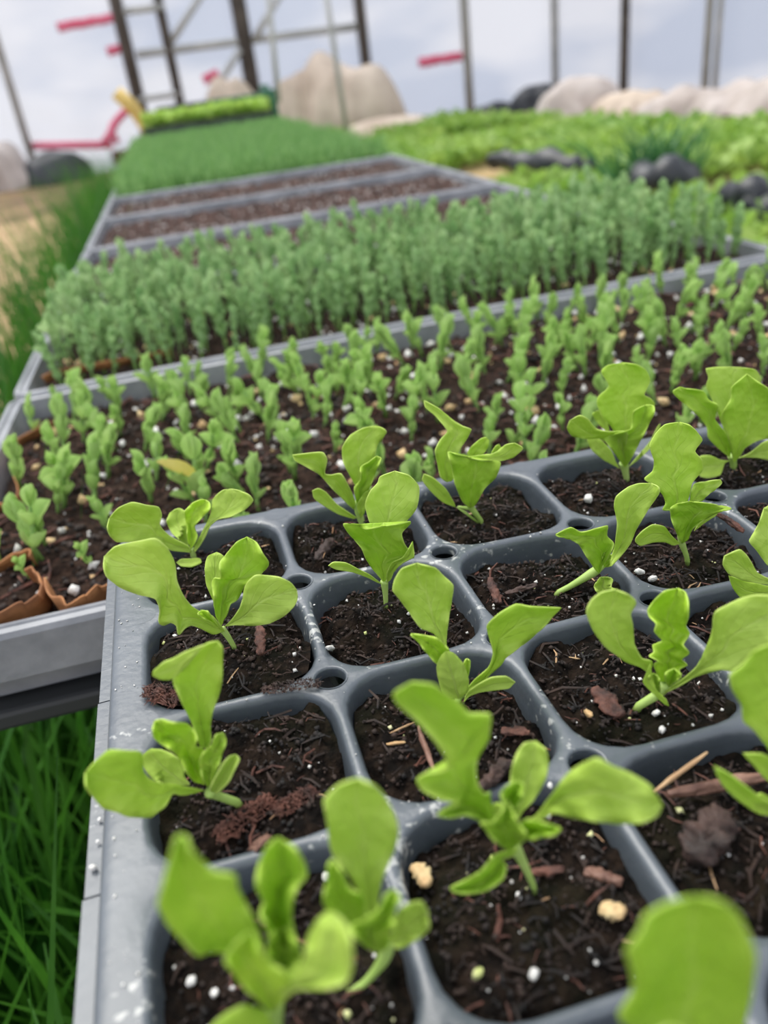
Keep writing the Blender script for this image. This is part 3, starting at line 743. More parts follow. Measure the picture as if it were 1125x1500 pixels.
for j in range(NJ):
    for i in range(NI):
        cu, cv = i + .5, -j - .5
        rings = [[(cu + x, cv + y, 0.0) for x, y in CR_OUT]]
        for half, rc, z in PROF:
            rings.append([(cu + x, cv + y, z) for x, y in opening(K_, half, rc)])
        # upper part belongs to the deck; lower rings are the cell's own pocket
        deck = rings[:6]; pocket = rings[5:]
        b = []
        for rg in deck: b += [T(*q) for q in rg]
        F = []
        for a in range(len(deck) - 1):
            for q in range(K_):
                q2 = (q + 1) % K_; F.append((a*K_+q, a*K_+q2, (a+1)*K_+q2, (a+1)*K_+q))
        SM.add(b, F)
        b = []
        for rg in pocket: b += [T(*q) for q in rg]
        F = []
        for a in range(len(pocket) - 1):
            for q in range(K_):
                q2 = (q + 1) % K_; F.append((a*K_+q, a*K_+q2, (a+1)*K_+q2, (a+1)*K_+q))
        F.append(tuple((len(pocket) - 1) * K_ + q for q in range(K_)))
        o = mesh('cell', b, F, M_tray); adopt(o, tray)
# drainage tubes through the corner holes
for j in range(NJ + 1):
    for i in range(NI + 1):
        if i in (0, NI) or j in (0, NJ): full = False
        V = []; F = []; n = 20
        for (rr, z) in ((.096, .004), (.088, .003), (.083, -.012), (.082, -.06)):
            for k in range(n):
                a = 2 * math.pi * k / n; V.append(T(i + rr * math.cos(a), -j + rr * math.sin(a), z))
        for a in range(3):
            for k in range(n): F.append((a*n+k, a*n+(k+1)%n, (a+1)*n+(k+1)%n, (a+1)*n+k))
        if 0 < i < NI and 0 < j < NJ:
            SM.add(V, F)
# border rim: strip beyond the cell block on every side, rounded over and down to a lower lip
RIM = [(0.0, 0.0), (.1, 0.002), (.148, -.002), (.168, -.015), (.178, -.05), (.184, -.10), (.2, -.115), (.225, -.118), (.25, -.12), (.253, -.16)]
def side_line(side):
    n = 40; out = []
    for k in range(n + 1):
        t = k / n
        if side == 0: out.append((0 , -NJ * t, -1, 0))
        if side == 1: out.append((NI * t, 0, 0, 1))
        if side == 2: out.append((NI, -NJ * t, 1, 0))
        if side == 3: out.append((NI * t, -NJ, 0, -1))
    return out
for side in range(4):
    line = side_line(side); sc = {0: 1.0, 1: .55, 2: 1.0, 3: .55}[side]; V = []; F = []; n = len(RIM)
    for (x, y, dx, dy) in line:
        for (o_, z) in RIM: V.append(T(x + dx * o_ * sc, y + dy * o_ * sc, z))
    for a in range(len(line) - 1):
        for q in range(n - 1): F.append((a*n+q, a*n+q+1, (a+1)*n+q+1, (a+1)*n+q))
    SM.add(V, F)
for (cx, cy, sx, sy) in ((0, 0, -1, 1), (NI, 0, 1, 1), (0, -NJ, -1, -1), (NI, -NJ, 1, -1)):
    V = []; F = []; n = len(RIM); m_ = 8
    for k in range(m_ + 1):
        a = math.pi / 2 * k / m_
        for (o_, z) in RIM: V.append(T(cx + sx * o_ * math.cos(a), cy + sy * o_ * .55 * math.sin(a), z))
    for a in range(m_):
        for q in range(n - 1): F.append((a*n+q, a*n+q+1, (a+1)*n+q+1, (a+1)*n+q))
    SM.add(V, F)
# fill the half/quarter-disc notches that the hole pattern leaves along the border
for j in range(NJ + 1):
    for i in range(NI + 1):
        if (0 < i < NI and 0 < j < NJ): continue
        V = [T(i, -j, .0)]; n = 24
        for k in range(n): a = 2 * math.pi * k / n; V.append(T(i + .09 * math.cos(a), -j + .09 * math.sin(a), .0008))
        SM.add(V, [(0, 1 + k, 1 + (k + 1) % n) for k in range(n)])
deck = SM.build('tray_deck', M_tray, None, True); 
bmx = bmesh.new(); bmx.from_mesh(deck.data); bmesh.ops.remove_doubles(bmx, verts=bmx.verts, dist=2e-5); bmesh.ops.recalc_face_normals(bmx, faces=bmx.faces); bmx.to_mesh(deck.data); bmx.free()
deck.data.shade_smooth(); adopt(deck, tray)
# lower lip plates along the left side, three overlapping lengths with steps between them
for k, (va, vb, ex) in enumerate(((.0, -1.62, .252), (-1.63, -2.9, .258), (-2.91, -6.0, .265))):
    V = []; F = []
    pr_ = [(.175, -.105), (ex, -.108), (ex + .006, -.125), (ex + .004, -.2), (.17, -.2)]
    for v in np.linspace(va, vb, 12):
        for (o_, z) in pr_: V.append(T(-o_, v, z))
    n = 5
    for a in range(11):
        for q in range(n): F.append((a*n+q, a*n+(q+1)%n, (a+1)*n+(q+1)%n, (a+1)*n+q))
    F.append((0, 1, 2, 3, 4)); F.append(tuple(55 + q for q in (4, 3, 2, 1, 0)))
    adopt(mesh('side_lip', V, F, M_tray, None, False), tray)

# ---- soil in every cell
def soil_z(u, v):
    i, j = int(math.floor(u)), int(math.floor(-v))
    base = -.10 + .03 * noise.noise((i * 3.1, j * 2.7, 1))
    if (i, j) == (0, 1): base = -.05
    if (i, j) == (0, 2): base = -.09
    x, y = u - i - .5, -v - j - .5
    z = base + .075 * noise.fractal((u * 3.2, v * 3.2, 0), .8, 2.0, 5) + .035 * noise.noise((u * 11, v * 11, 4)) + .018 * abs(noise.noise((u * 27, v * 27, 7)))
    z -= .10 * max(0, max(abs(x), abs(y)) - .3) / .12 * (.5 + noise.noise((u * 2, v * 2, 3)))
    if (i, j) == (0, 2): z += .10 * max(0, -y) + .1 * max(0, x) * max(0, -y)
    if (i, j) == (0, 1): z += .14 * max(0, y)
    return min(z, -.015)
for j in range(NJ):
    for i in range(NI):
        n = 44 if j < 5 else 16; V = []; F = []
        for b in range(n + 1):
            for a in range(n + 1):
                x, y = (a / n * 2 - 1), (b / n * 2 - 1)
                # squircle map
                qx = x * math.sqrt(1 - y * y * .28); qy = y * math.sqrt(1 - x * x * .28)
                u = i + .5 + qx * .462; v = -(j + .5) + qy * .462; z = soil_z(min(max(u, i + .001), i + .999), max(min(v, -j - .001), -j - .999))
                V.append(T(u, v, z))
        for b in range(n):
            for a in range(n): F.append((b*(n+1)+a, b*(n+1)+a+1, (b+1)*(n+1)+a+1, (b+1)*(n+1)+a))
        o = mesh('soil', V, F, M_soil); o['kind'] = 'stuff'; adopt(o, tray)
def tray_pts(n, seed, ic=None, edge=.40):
    r = random.Random(seed); out = []
    for _ in range(n):
        i = r.randrange(NI) if ic is None else ic; j = r.randrange(NJ - 1)
        u = i + .5 + r.uniform(-edge, edge); v = -(j + .5) + r.uniform(-edge, edge)
        if abs(u - i - .5) > .33 and abs(v + j + .5) > .33: continue
        out.append(T(u, v, soil_z(u, v) + .012))
    return out
grains('bark_crumbs', tray_pts(20000, 101), .0002, .0011, M_crumb, 102, tray)
grains('bark_fibres', tray_pts(4200, 103), .0003, .0012, M_crumb, 104, tray, stretch=True)
grains('red_fibres', tray_pts(1200, 105), .0003, .0011, M_bark, 106, tray, stretch=True)
grains('dry_fibres', tray_pts(110, 107), .0004, .0008, M_straw, 108, tray, stretch=True)
grains('perlite', tray_pts(420, 109), .0003, .0009, M_perl, 110, tray)
grains('algae_perlite', tray_pts(110, 111), .0003, .0011, M_perly, 112, tray)
# specks on the deck ribs
r = random.Random(5); sp_ = []
for _ in range(260):
    if r.random() < .5: u = r.randrange(1, NI) + r.uniform(-.05, .05); v = -r.uniform(0, NJ)
    else: v = -r.randrange(1, NJ) + r.uniform(-.05, .05); u = r.uniform(0, NI)
    fu, fv = abs(u - round(u)), abs(v - round(v))
    if math.hypot(fu, fv) < .12: continue
    sp_.append(T(u, v, .004))
for _ in range(40): sp_.append(T(-r.uniform(0, .14), -r.uniform(.5, 5), .004))
grains('dried_specks', sp_, .00015, .0005, M_perl, 115, tray)

# ---- loose pieces one can point at
def at_soil(px, py, lift=.03):
    p = on_tray(px, py, -.2)
    for _ in range(4):
        t = toT(p); i, j = math.floor(t[0]), math.floor(-t[1]); fx, fy = t[0] - i, -t[1] - j
        z = soil_z(t[0], t[1]) if (.08 < fx < .92 and .08 < fy < .92) else 0.0
        p = on_tray(px, py, z + lift)
    return p
def chunk(name, a, b, wpx, label, cat, m, lift=.05, flat=.6, seed=0, n=14):
    A, B = at_soil(*a, lift), at_soil(*b, lift); L = np.linalg.norm(B - A); d = (B - A) / L; s = _n(np.cross(TZ, d)); dist = (A - CAM) @ CF
    w = wpx * dist / FPX / 2; V = []; F = []; K = 20
    if 'bark' in name: n = 22
    for i in range(n + 1):
        t = i / n; f = max(.12, math.sin(math.pi * (t * .9 + .05)) ** (.25 if 'bark' in name else .4))
        c = A + (B - A) * t + s * w * .35 * noise.noise((t * 2, seed, 1))
        for k in range(K):
            g = 2 * math.pi * k / K; q = 1 + (.45 * noise.noise((math.cos(g) * 1.6 + seed, math.sin(g) * 1.6, t * 4)) + .5 * noise.noise((math.cos(g) * 4, math.sin(g) * 4 + seed, t * 9)) + .35 * noise.noise((math.cos(g) * 9, math.sin(g) * 9 + seed, t * 5))) * (1.3 if 'bark' in name or 'grain' in name else .6)
            V.append(c + s * w * f * q * math.cos(g) + TZ * w * flat * f * q * math.sin(g))
    for i in range(n):
        for k in range(K): F.append((i*K+k, i*K+(k+1)%K, (i+1)*K+(k+1)%K, (i+1)*K+k))
    F.append(tuple(range(K - 1, -1, -1))); F.append(tuple(n * K + k for k in range(K)))
    return tag(mesh(name, V, F, m), label, cat)
chunk('twig', (978, 1164), (1140, 1134), 19, 'thick smooth brown twig in the right cell of the third row', 'twig', M_twig, .1, 1.0, 1, 24)
chunk('twig', (958, 1160), (1036, 1102), 7, 'splintered tan straw leaning over the thick brown twig', 'twig', M_straw, .22, 1.0, 2)
chunk('bark_chip', (870, 1008), (908, 1050), 26, 'reddish square bark chip left of the seedling with the serrated middle leaf', 'bark', M_bark, .06, .4, 3)
chunk('bark_chip', (734, 1070), (776, 1073), 14, 'flat reddish bark chip under the tall bent lettuce leaf', 'bark', M_bark, .04, .4, 4)
def clump(name, a, b, wpx, label, cat, m, seed, n=260):
    A, B = at_soil(*a, .02), at_soil(*b, .02); rr = random.Random(seed); dist = (A - CAM) @ CF; w = wpx * dist / FPX / 2; mb = MB()
    d = B - A; s = _n(np.cross(TZ, d))
    for k in range(n):
        t = rr.random(); u_ = rr.uniform(-1, 1); hh = math.sqrt(max(0, 1 - u_ * u_)) * math.sqrt(math.sin(math.pi * min(.97, max(.05, t))))
        c = A + d * t + s * w * u_ * (.7 + .3 * math.sin(math.pi * t)) + TZ * w * .62 * hh * rr.random() ** .6
        if rr.random() < .55: V, F = crumb_geo(c, w * rr.uniform(.08, .26), rr, .8); mb.add(V, F)
        else:
            q = np.array([rr.uniform(-1, 1), rr.uniform(-1, 1), rr.uniform(-.4, .4)]) * w * .5; mb.tube([c - q, c + np.array([0, 0, w * .1]), c + q], [w * .03, w * .06, w * .03], 4)
    return tag(mb.build(name, m, None, False), label, cat)
clump('bark_lump', (318, 1228), (400, 1170), 40, 'purplish shaggy bark lump at the front of the left cell', 'bark', M_bark, 5)
clump('bark_lump', (404, 1192), (462, 1158), 30, 'reddish bark lump right of the purplish shaggy lump', 'bark', M_bark, 6)
chunk('bark_curl', (368, 1240), (394, 1228), 22, 'small brown curled bark flake on the rib below the shaggy lump', 'bark', M_twig, .05, .5, 7)
clump('soil_clump', (212, 1012), (262, 1028), 34, 'crumbly brown soil clump spilled onto the left tray rim', 'soil clump', M_bark, 8)
clump('soil_clump', (385, 1012), (470, 1000), 24, 'soil clump spilled over the rib beside the second left hole', 'soil clump', M_barkd, 28)
chunk('twig', (613, 1064), (636, 1131), 8, 'thin speckled twig standing left of the tall bent leaf', 'twig', M_twig, .1, 1.0, 9)
chunk('straw_piece', (571, 1074), (607, 1058), 3, 'pale straw bit beside the thin speckled twig', 'straw', M_straw, .05, 1.0, 10)
chunk('tan_splinter', (566, 1090), (594, 1087), 6, 'tan wood splinter below the pale straw bit', 'splinter', M_tan, .03, .6, 11)
chunk('bark_chip', (702, 1156), (746, 1116), 22, 'dark bark chip behind the central seedling', 'bark', M_barkd, .08, .8, 12)
chunk('bark_strip', (778, 1277), (826, 1273), 12, 'thin reddish bark strip right of the central stem foot', 'bark', M_bark, .04, .6, 13)
chunk('bark_strip', (856, 1276), (912, 1292), 17, 'blunt reddish bark strip beside the grey rib', 'bark', M_twig, .04, .7, 14)
chunk('bark_log', (1052, 1190), (1020, 1262), 52, 'large dark bark chunk below the thick brown twig', 'bark', M_barkd, .06, .7, 15, 20)
chunk('bark_strip', (1050, 752), (1090, 778), 10, 'reddish splinter on the rib right of the broad upright seedling', 'bark', M_bark, .12, .7, 16)
chunk('bark_chip', (718, 848), (730, 884), 12, 'upright reddish splinter in the cell behind the long stemmed seedling', 'bark', M_bark, .06, .7, 17)
chunk('bark_chip', (464, 820), (486, 790), 15, 'dark bark splinter in the cell behind the two left holes', 'bark', M_barkd, .08, .8, 18)
chunk('bark_chip', (378, 918), (383, 958), 13, 'narrow brown bark splinter right of the leaf-rich left seedling', 'bark', M_bark, .06, .7, 19)
chunk('bark_chip', (740, 870), (786, 856), 9, 'dark flat bark splinter below the third hole of the back row', 'bark', M_barkd, .05, .7, 20)
chunk('tan_grain', (608, 1266), (626, 1298), 24, 'large tan pitted grain on the rib left of the central seedling', 'grain', M_tan, .08, .7, 21)
chunk('tan_grain', (880, 1326), (914, 1342), 24, 'yellow-white broken grain in the front middle cell', 'grain', M_tan, .05, .7, 22)
chunk('tan_grain', (858, 1040), (866, 1050), 9, 'small pale stone below the reddish square chip', 'grain', M_tan, .05, .7, 23)
for k, (px, py, s, lab) in enumerate(((937, 837, 11, 'round white perlite bead left of its twin at the back rib'), (956, 847, 12, 'round white perlite bead right of its twin at the back rib'), (961, 1044, 12, 'creamy perlite bead at the foot of the slanting stem'),
      (970, 1068, 12, 'pale perlite bead nearest the front rib of the serrated seedling'), (782, 1426, 17, 'left round pale bead in the front middle cell'), (806, 1150, 9, 'white bead behind the central seedling'), (802, 1193, 12, 'white bead right of the central seedling crown'),
      (760, 1312, 10, 'white bead left of the central stem foot'), (700, 1425, 17, 'greenish round bead in the front left part of the front middle cell'), (1062, 1203, 13, 'yellowish bead beside the large dark bark chunk'), (280, 1437, 15, 'white bead in the bottom left cell'), (314, 1454, 12, 'second smaller bead in the bottom left cell'),
      (862, 730, 14, 'creamy perlite lump in the back row cell before the cupped seedling'), (484, 949, 11, 'angular white perlite bit at the rib below the cupped seedling'), (478, 1284, 14, 'white perlite lump behind the lower left seedling'))):
    chunk('perlite_bead', (px - s * .4, py), (px + s * .4, py + 1), s, lab, 'perlite', M_perl if k not in (8, 9) else M_perly, .04, .9, 50 + k, 8)
for k, (px, py, s, lab) in enumerate(((145, 1200, 9, 'upper white perlite bit on the left tray lip'), (143, 1233, 8, 'middle white perlite bit on the left tray lip'), (138, 1272, 15, 'largest white perlite bit on the left tray lip'))):
    p = on_tray(px, py, -.09); V, F = crumb_geo(p, .0011 * s / 9, r, .8)
    o = mesh('perlite_bit', V, F, M_perl); md = o.modifiers.new('s', 'SUBSURF'); md.levels = md.render_levels = 1; tag(o, lab, 'perlite')

# ================================================================ LETTUCE SEEDLINGS
KS = 0.355556
CROP = dict(A=(100,700,KS), B=(400,700,KS), C=(725,600,KS), D=(100,950,KS), E=(400,950,KS), F=(725,850,KS), G=(400,1200,KS), H=(725,1200,KS),
            I=(400,560,KS), J=(725,500,KS), Q=(200,1200,KS), S=(825,900,.266667), T=(560,960,.373333), V=(925,700,.177778), N=(0,0,1.0))
HF = _n([CF[0], CF[1], 0])
def smooth_line(pts, n, soft=True):
    p = np.array(pts, float)
    if soft and len(p) > 2:
        out = []
        for i in range(len(p) - 1):
            a, b, c, d = p[max(i-1,0)], p[i], p[i+1], p[min(i+2,len(p)-1)]
            for t in np.linspace(0, 1, 8, endpoint=False):
                q = .5*((2*b)+(-a+c)*t+(2*a-5*b+4*c-d)*t*t+(-a+3*b-3*c+d)*t**3); out.append(q * .6 + (b + (c - b) * t) * .4)
        out.append(p[-1]); p = np.array(out)
    L = np.concatenate([[0], np.cumsum(np.linalg.norm(np.diff(p, axis=0), axis=1))])
    s = np.linspace(0, L[-1], n)
    return np.stack([np.interp(s, L, p[:, k]) for k in range(2)], 1)
class Plant:
    def __init__(s, crop, foot, label, group=None):
        s.c = CROP[crop]; s.crop = crop
        fx, fy = s.pix(foot)
        s.foot = at_soil(fx, fy, 0.0); s.ref = (s.foot - CAM) @ HF
        s.cell = toT(s.foot)
        s.root = empty('lettuce_seedling', s.foot); tag(s.root, label, 'lettuce seedling', group)
        s.k = 0
    def pix(s, p, crop=None):
        c = CROP[crop] if crop else s.c
        return c[0] + p[0] * c[2], c[1] + p[1] * c[2]
    def pos(s, px, py, d):
        """d = centimetres nearer than the upright plane through the stem foot"""
        r_ = ray(px, py); t = (s.ref - d * .01) / (r_ @ HF); q = CAM + r_ * t
        # stay above the soil of the own cell and above the ribs elsewhere
        tq = toT(q); own = math.hypot(tq[0] - math.floor(s.cell[0]) - .5, tq[1] - math.floor(s.cell[1]) - .5) < .40
        lim = -.09 if own else .05
        e = tq[2] - lim
        if e < .12:
            e2 = .12 * math.exp((e - .12) / .12)            # soft floor
            zt = lim + e2; dd = q - CAM; tt = ((TO + TZ * zt * P - CAM) @ TZ) / (dd @ TZ); q = CAM + dd * tt
        return q
    def stem(s, pts, w, d=(0, 0), name='stem'):
        n = len(pts); PP = []; RR = []
        ws = w if hasattr(w, '__len__') else [w] * n
        sm = smooth_line(pts, 12)
        for i, p in enumerate(sm):
            t = i / 11; px, py = s.pix(p); dd = d[0] + (d[1] - d[0]) * t
            r_ = ray(px, py); q = CAM + r_ * ((s.ref - dd * .01) / (r_ @ HF)); 
            dist = (q - CAM) @ CF; PP.append(q); RR.append(np.interp(t, np.linspace(0, 1, len(ws)), ws) * s.c[2] / FPX * dist / 2)
        q0 = PP[0]; PP[0] = s.foot - TZ * .001 if np.linalg.norm(q0 - s.foot) < .012 else q0
        o = mesh(name, *tube_geo(PP, RR, 12), M_stem); adopt(o, s.root)
    def leaf(s, A, B, tip, base, d=(0, 0, 0), e=(0, 0), m=None, rip=.25, name='leaf', fold=0.0, n=34):
        """A, B: the two margins from base to tip; d: depth at base, middle, tip; e: curl of each margin (cm toward the viewer)"""
        n = int(n * 1.6); s.k += 1; k = s.k; me = LM[(k + len(s.root.name)) % 3] if m is None else LM[m]
        # the tip belongs to both margins
        a = smooth_line([base] + A + [tip], n); b = smooth_line([base] + B + [tip], n)
        # even out the two margins by rung matching
        V = []; UV = []; M_ = 9
        for i in range(n):
            t = i / (n - 1); dm = (1-t)**2 * d[0] + 2*t*(1-t) * (2*d[1] - .5*(d[0]+d[2])) + t*t * d[2]
            wid = np.linalg.norm(a[i] - b[i]) * s.c[2]
            for j in range(M_):
                q = j / (M_ - 1) * 2 - 1; w = (q + 1) / 2
                p = a[i] * (1 - w) + b[i] * w
                px, py = s.pix(p)
                ee = e[0] if q < 0 else e[1]
                env = min(1.0, wid / 35)
                dd = dm + ee * abs(q) ** 1.6 * env
                dd += rip * env * .30 * noise.noise((t * 6 + k * 3, q * 2.0, k)) + rip * env * .35 * abs(q) ** 3 * math.sin(t * 19 + (0 if q < 0 else 2) + k)
                dd += fold * env * (.12 - abs(q)) * (1 if abs(q) < .12 else .25)
                V.append(s.pos(px, py, dd)); UV.append((t, w))
        F = [(i*M_+j, i*M_+j+1, (i+1)*M_+j+1, (i+1)*M_+j) for i in range(n - 1) for j in range(M_ - 1)]
        o = mesh(name, V, F, me, None, True, UV)
        md = o.modifiers.new('thickness', 'SOLIDIFY'); md.thickness = .00035; md.offset = 0
        adopt(o, s.root); return o

# --- back row, left
p = Plant('A', (522, 350), 'back-left corner lettuce seedling with a pale flat cotyledon lying toward the viewer')
p.leaf([(500,285),(460,262),(420,240),(390,215),(376,190),(385,152),(372,120),(320,112),(262,100),(205,125)], [(470,305),(430,300),(385,285),(340,275),(290,268),(240,265),(200,265),(172,240),(160,205)], (170,165), (505,308), (0,.2,.3), (.2,.3), 0)
p.leaf([(465,262),(425,225),(405,180),(418,145),(445,128)], [(500,250),(495,200),(490,160),(478,135)], (460,126), (492,285), (-.3,-.6,-.9), (.1,.1), 0, name='cotyledon')
p.leaf([(490,250),(488,200),(478,140),(510,105),(545,90)], [(520,275),(532,240),(520,200),(545,170),(583,130),(584,105)], (565,90), (505,292), (0,-.2,-.2), (.2,.5), 2, .5)
p.leaf([(520,285),(545,235),(572,185),(588,140),(597,85),(635,52)], [(542,280),(565,240),(585,200),(620,168),(670,160),(730,130),(762,95),(745,70),(705,52)], (668,46), (522,305), (0,.0,-.2), (-.1,.3), 0)
p.leaf([(530,330),(500,332),(465,335)], [(548,350),(510,367),(465,364)], (445,348), (545,335), (.3,.5,.6), (.1,.1), 0, .05, name='cotyledon')
p.stem([(522,352),(515,320),(508,290)], [22,24,18])
# --- second row, left
p = Plant('A', (686,700), 'leaf-rich lettuce seedling with a broad paddle leaf overhanging the left tray rim')
p.leaf([(595,570),(560,556),(535,545),(500,520),(470,480),(445,420),(440,350),(410,290),(360,250),(300,258),(240,270),(190,285)], [(600,645),(560,628),(510,608),(478,622),(455,650),(446,612),(425,596),(395,608),(372,598),(378,545),(360,500),(290,482),(210,450),(160,410),(145,365)], (150,322), (645,630), (.2,.7,.5), (.2,.2), 0, .3, n=46)
p.leaf([(590,490),(568,440),(562,370),(575,322)], [(625,500),(645,440),(650,380),(640,322)], (610,307), (618,545), (-.4,-.7,-1.1), (0,0), 0, .1, name='cotyledon')
p.leaf([(608,570),(600,520),(600,490),(590,440),(600,412),(628,415),(622,350),(655,310),(695,265)], [(640,590),(655,560),(668,520),(700,500),(730,440),(790,400),(828,355),(800,310),(775,265)], (735,243), (630,610), (0,-.3,-.6), (.3,.2), 1, .5, n=40)
p.leaf([(680,575),(708,535),(720,490),(730,440),(770,402),(820,402),(870,410),(915,432)], [(690,606),(730,608),(780,608),(830,600),(890,570),(930,530),(945,500)], (940,462), (645,612), (.2,.5,.5), (.1,.2), 0, .25)
p.leaf([(590,595),(555,578),(533,560)], [(610,600),(590,570),(572,548)], (548,545), (625,622), (.5,.7,.6), (.4,.4), 2, .2)
p.stem([(686,700),(665,665),(648,640),(632,620)], [20,22,26,30])
# --- third row, left
p = Plant('D', (705,637), 'lettuce seedling leaning far left over the tray rim in the third row')
p.leaf([(500,572),(440,560),(370,552),(330,535),(308,500),(305,460),(300,425),(240,422),(165,418),(120,455)], [(500,600),(470,606),(430,598),(400,650),(340,695),(250,695),(200,675),(140,655),(100,610),(72,565)], (70,510), (560,585), (.4,1.2,1.5), (0,.2), 1, .2)
p.leaf([(430,562),(360,545),(325,510),(305,465),(310,435)], [(478,530),(475,490),(455,455),(420,430),(378,415)], (340,413), (500,560), (0,-.2,-.4), (0,0), 0, .02, name='cotyledon')
p.leaf([(515,545),(480,500),(455,450),(420,415),(375,392),(352,365),(348,330)], [(560,520),(552,470),(558,412),(525,405),(530,370),(520,340),(490,310),(430,305),(385,292)], (355,300), (560,560), (0,.1,.2), (.3,.2), 2, .5)
p.leaf([(555,540),(545,490),(540,465),(560,425),(590,395),(610,355)], [(600,560),(615,500),(635,430),(652,380)], (640,348), (580,578), (.3,.4,.2), (.3,.2), 1, .6)
p.leaf([(585,575),(605,530),(640,470),(668,442)], [(622,590),(660,550),(690,490),(705,455)], (690,437), (595,600), (.5,.5,.3), (.35,.35), 0, .05, name='cotyledon')
p.leaf([(545,400),(515,320),(485,260),(455,190),(430,128),(470,60),(530,10),(570,-20)], [(588,380),(586,320),(594,260),(622,190),(634,130),(637,60),(636,0)], (615,-30), (570,408), (-.2,-.5,-.4), (.2,.1), 1, .2)
p.leaf([(500,5),(450,30),(390,58),(352,90)], [(500,60),(460,100),(425,126),(380,126)], (349,112), (560,-15), (-.2,-.35,-.5), (0,0), 0, .1)
p.stem([(705,637),(660,622),(620,608),(580,590)], [34,36,34,50], (.25,.5))
# --- back row, second column
p = Plant('I', (372,605), 'back row lettuce seedling with a notched leaf arching left, second from the left corner')
p.leaf([(305,500),(255,450),(190,380),(130,345),(92,325)], [(338,490),(312,430),(280,376),(240,382),(212,375),(222,320),(203,288),(130,294)], (80,300), (335,525), (0,.3,.2), (.3,.4), 0, .3)
p.leaf([(345,440),(325,400),(290,330),(285,270),(320,215),(370,190)], [(382,420),(415,330),(430,260),(468,207),(447,185)], (415,180), (350,475), (-.2,-.4,-.7), (.2,.1), 0, .25)
p.leaf([(340,480),(335,430),(362,400),(360,350),(392,330)], [(372,500),(400,430),(420,380),(440,330),(446,312)], (425,304), (350,520), (0,.2,.2), (.5,.3), 1, .7)
p.leaf([(310,535),(260,500),(220,455),(188,437)], [(330,562),(270,545),(210,510),(170,480)], (162,447), (345,558), (.1,.3,.4), (.15,.15), 0, .05, name='cotyledon')
p.leaf([(345,510),(372,460),(403,440)], [(376,540),(392,490),(405,455)], (410,440), (360,560), (.3,.3,.2), (.1,.1), 1, .2)
p.stem([(372,605),(365,575),(352,530),(345,490)], [22,28,34,24])
# --- second row, second column (upright cup)
p = Plant('B', (465,530), 'upright lettuce seedling in the second row with one tall leaf behind a cupped one')
p.leaf([(425,230),(397,180),(378,110),(400,55),(430,20),(440,-5)], [(485,260),(545,185),(590,130),(603,70),(600,30),(560,-10)], (500,-28), (450,330), (-.2,-.6,-.8), (.1,.1), 0, .2)
p.leaf([(432,400),(412,380),(382,335),(365,290),(330,250),(300,215),(290,190),(340,192),(378,212)], [(482,395),(490,355),(520,340),(582,328),(560,300),(540,270),(530,230),(555,200),(570,180),(520,190)], (450,200), (458,432), (0,.1,.7), (.2,.3), 1, .5)
p.leaf([(400,400),(350,375),(300,350),(250,347)], [(430,432),(390,412),(330,390),(260,378)], (228,362), (450,438), (.1,.5,.7), (.1,.1), 0, .05, name='cotyledon')
p.leaf([(470,390),(488,350),(530,330),(560,290)], [(483,420),(500,385),(535,350),(580,325)], (575,262), (468,432), (.2,.4,.3), (.2,.2), 1, .3)
p.stem([(465,530),(463,480),(458,425)], [17,22,34])
# --- third row, second column
p = Plant('B', (755,925), 'third row lettuce seedling with a tall paddle leaf and a pointed leaf reaching right')
p.leaf([(690,680),(660,640),(610,620),(578,580),(550,540),(520,500),(493,465),(500,420),(530,375)], [(714,700),(716,640),(724,580),(738,500),(742,442),(700,400),(668,372)], (592,352), (715,735), (-.1,-.4,-.5), (.15,.1), 0, .2, n=40)
p.leaf([(680,770),(640,730),(600,680),(568,648)], [(722,705),(690,672),(660,655),(615,648)], (574,642), (740,760), (.2,.4,.4), (.2,.3), 2, .3)
p.leaf([(830,830),(890,780),(908,720),(890,660),(880,610),(930,560),(1000,520),(1060,530)], [(850,860),(900,805),(940,770),(965,738),(1040,680),(1100,630),(1150,575)], (1187,536), (790,880), (.1,.1,.2), (.2,.1), 1, .3)
p.leaf([(705,890),(680,820),(676,770),(692,735)], [(800,880),(804,830),(782,765),(742,722)], (712,716), (765,908), (.7,.9,.9), (-.3,-.3), 0, .1, name='cotyledon')
p.leaf([(800,884),(850,848),(900,822),(960,818)], [(810,900),(850,885),(910,876),(970,868)], (998,842), (785,925), (.4,.6,.7), (.1,.1), 0, .05, name='cotyledon')
p.leaf([(778,800),(785,768),(792,750)], [(808,800),(812,765),(812,755)], (800,745), (790,860), (0,0,0), (.2,.2), 1, .1)
p.stem([(755,930),(765,910),(775,890)], [24,26,40], (.4,.3))
# --- large central seedling
p = Plant('T', (600,922), 'largest lettuce seedling, with a tall bent lobed leaf and long leaf pointing right')
p.leaf([(400,655),(330,625),(270,636),(216,630),(240,606),(292,592),(285,575),(230,565),(160,530),(136,492),(160,470),(215,462),(258,445),(250,400),(205,330),(130,250),(65,195),(45,150)], [(440,640),(426,560),(424,538),(400,545),(372,500),(366,440),(385,380),(420,320),(425,235),(385,228),(340,225),(300,180),(250,150),(200,115)], (115,106), (440,690), (.3,.2,.3), (.5,.1), 1, .3, n=64)
p.leaf([(512,600),(502,530),(508,450),(530,380),(560,345)], [(555,610),(600,560),(640,490),(654,420),(638,365)], (600,337), (535,645), (-.2,-.5,-.9), (.1,.1), 0, .1, name='cotyledon')
p.leaf([(610,625),(650,570),(690,510),(740,455),(830,402),(900,430),(1000,475),(1055,515)], [(620,645),(670,618),(720,630),(820,650),(940,662),(1020,655),(1078,630)], (1097,590), (560,660), (.2,.9,1.1), (-.1,.2), 0, .25, n=40)
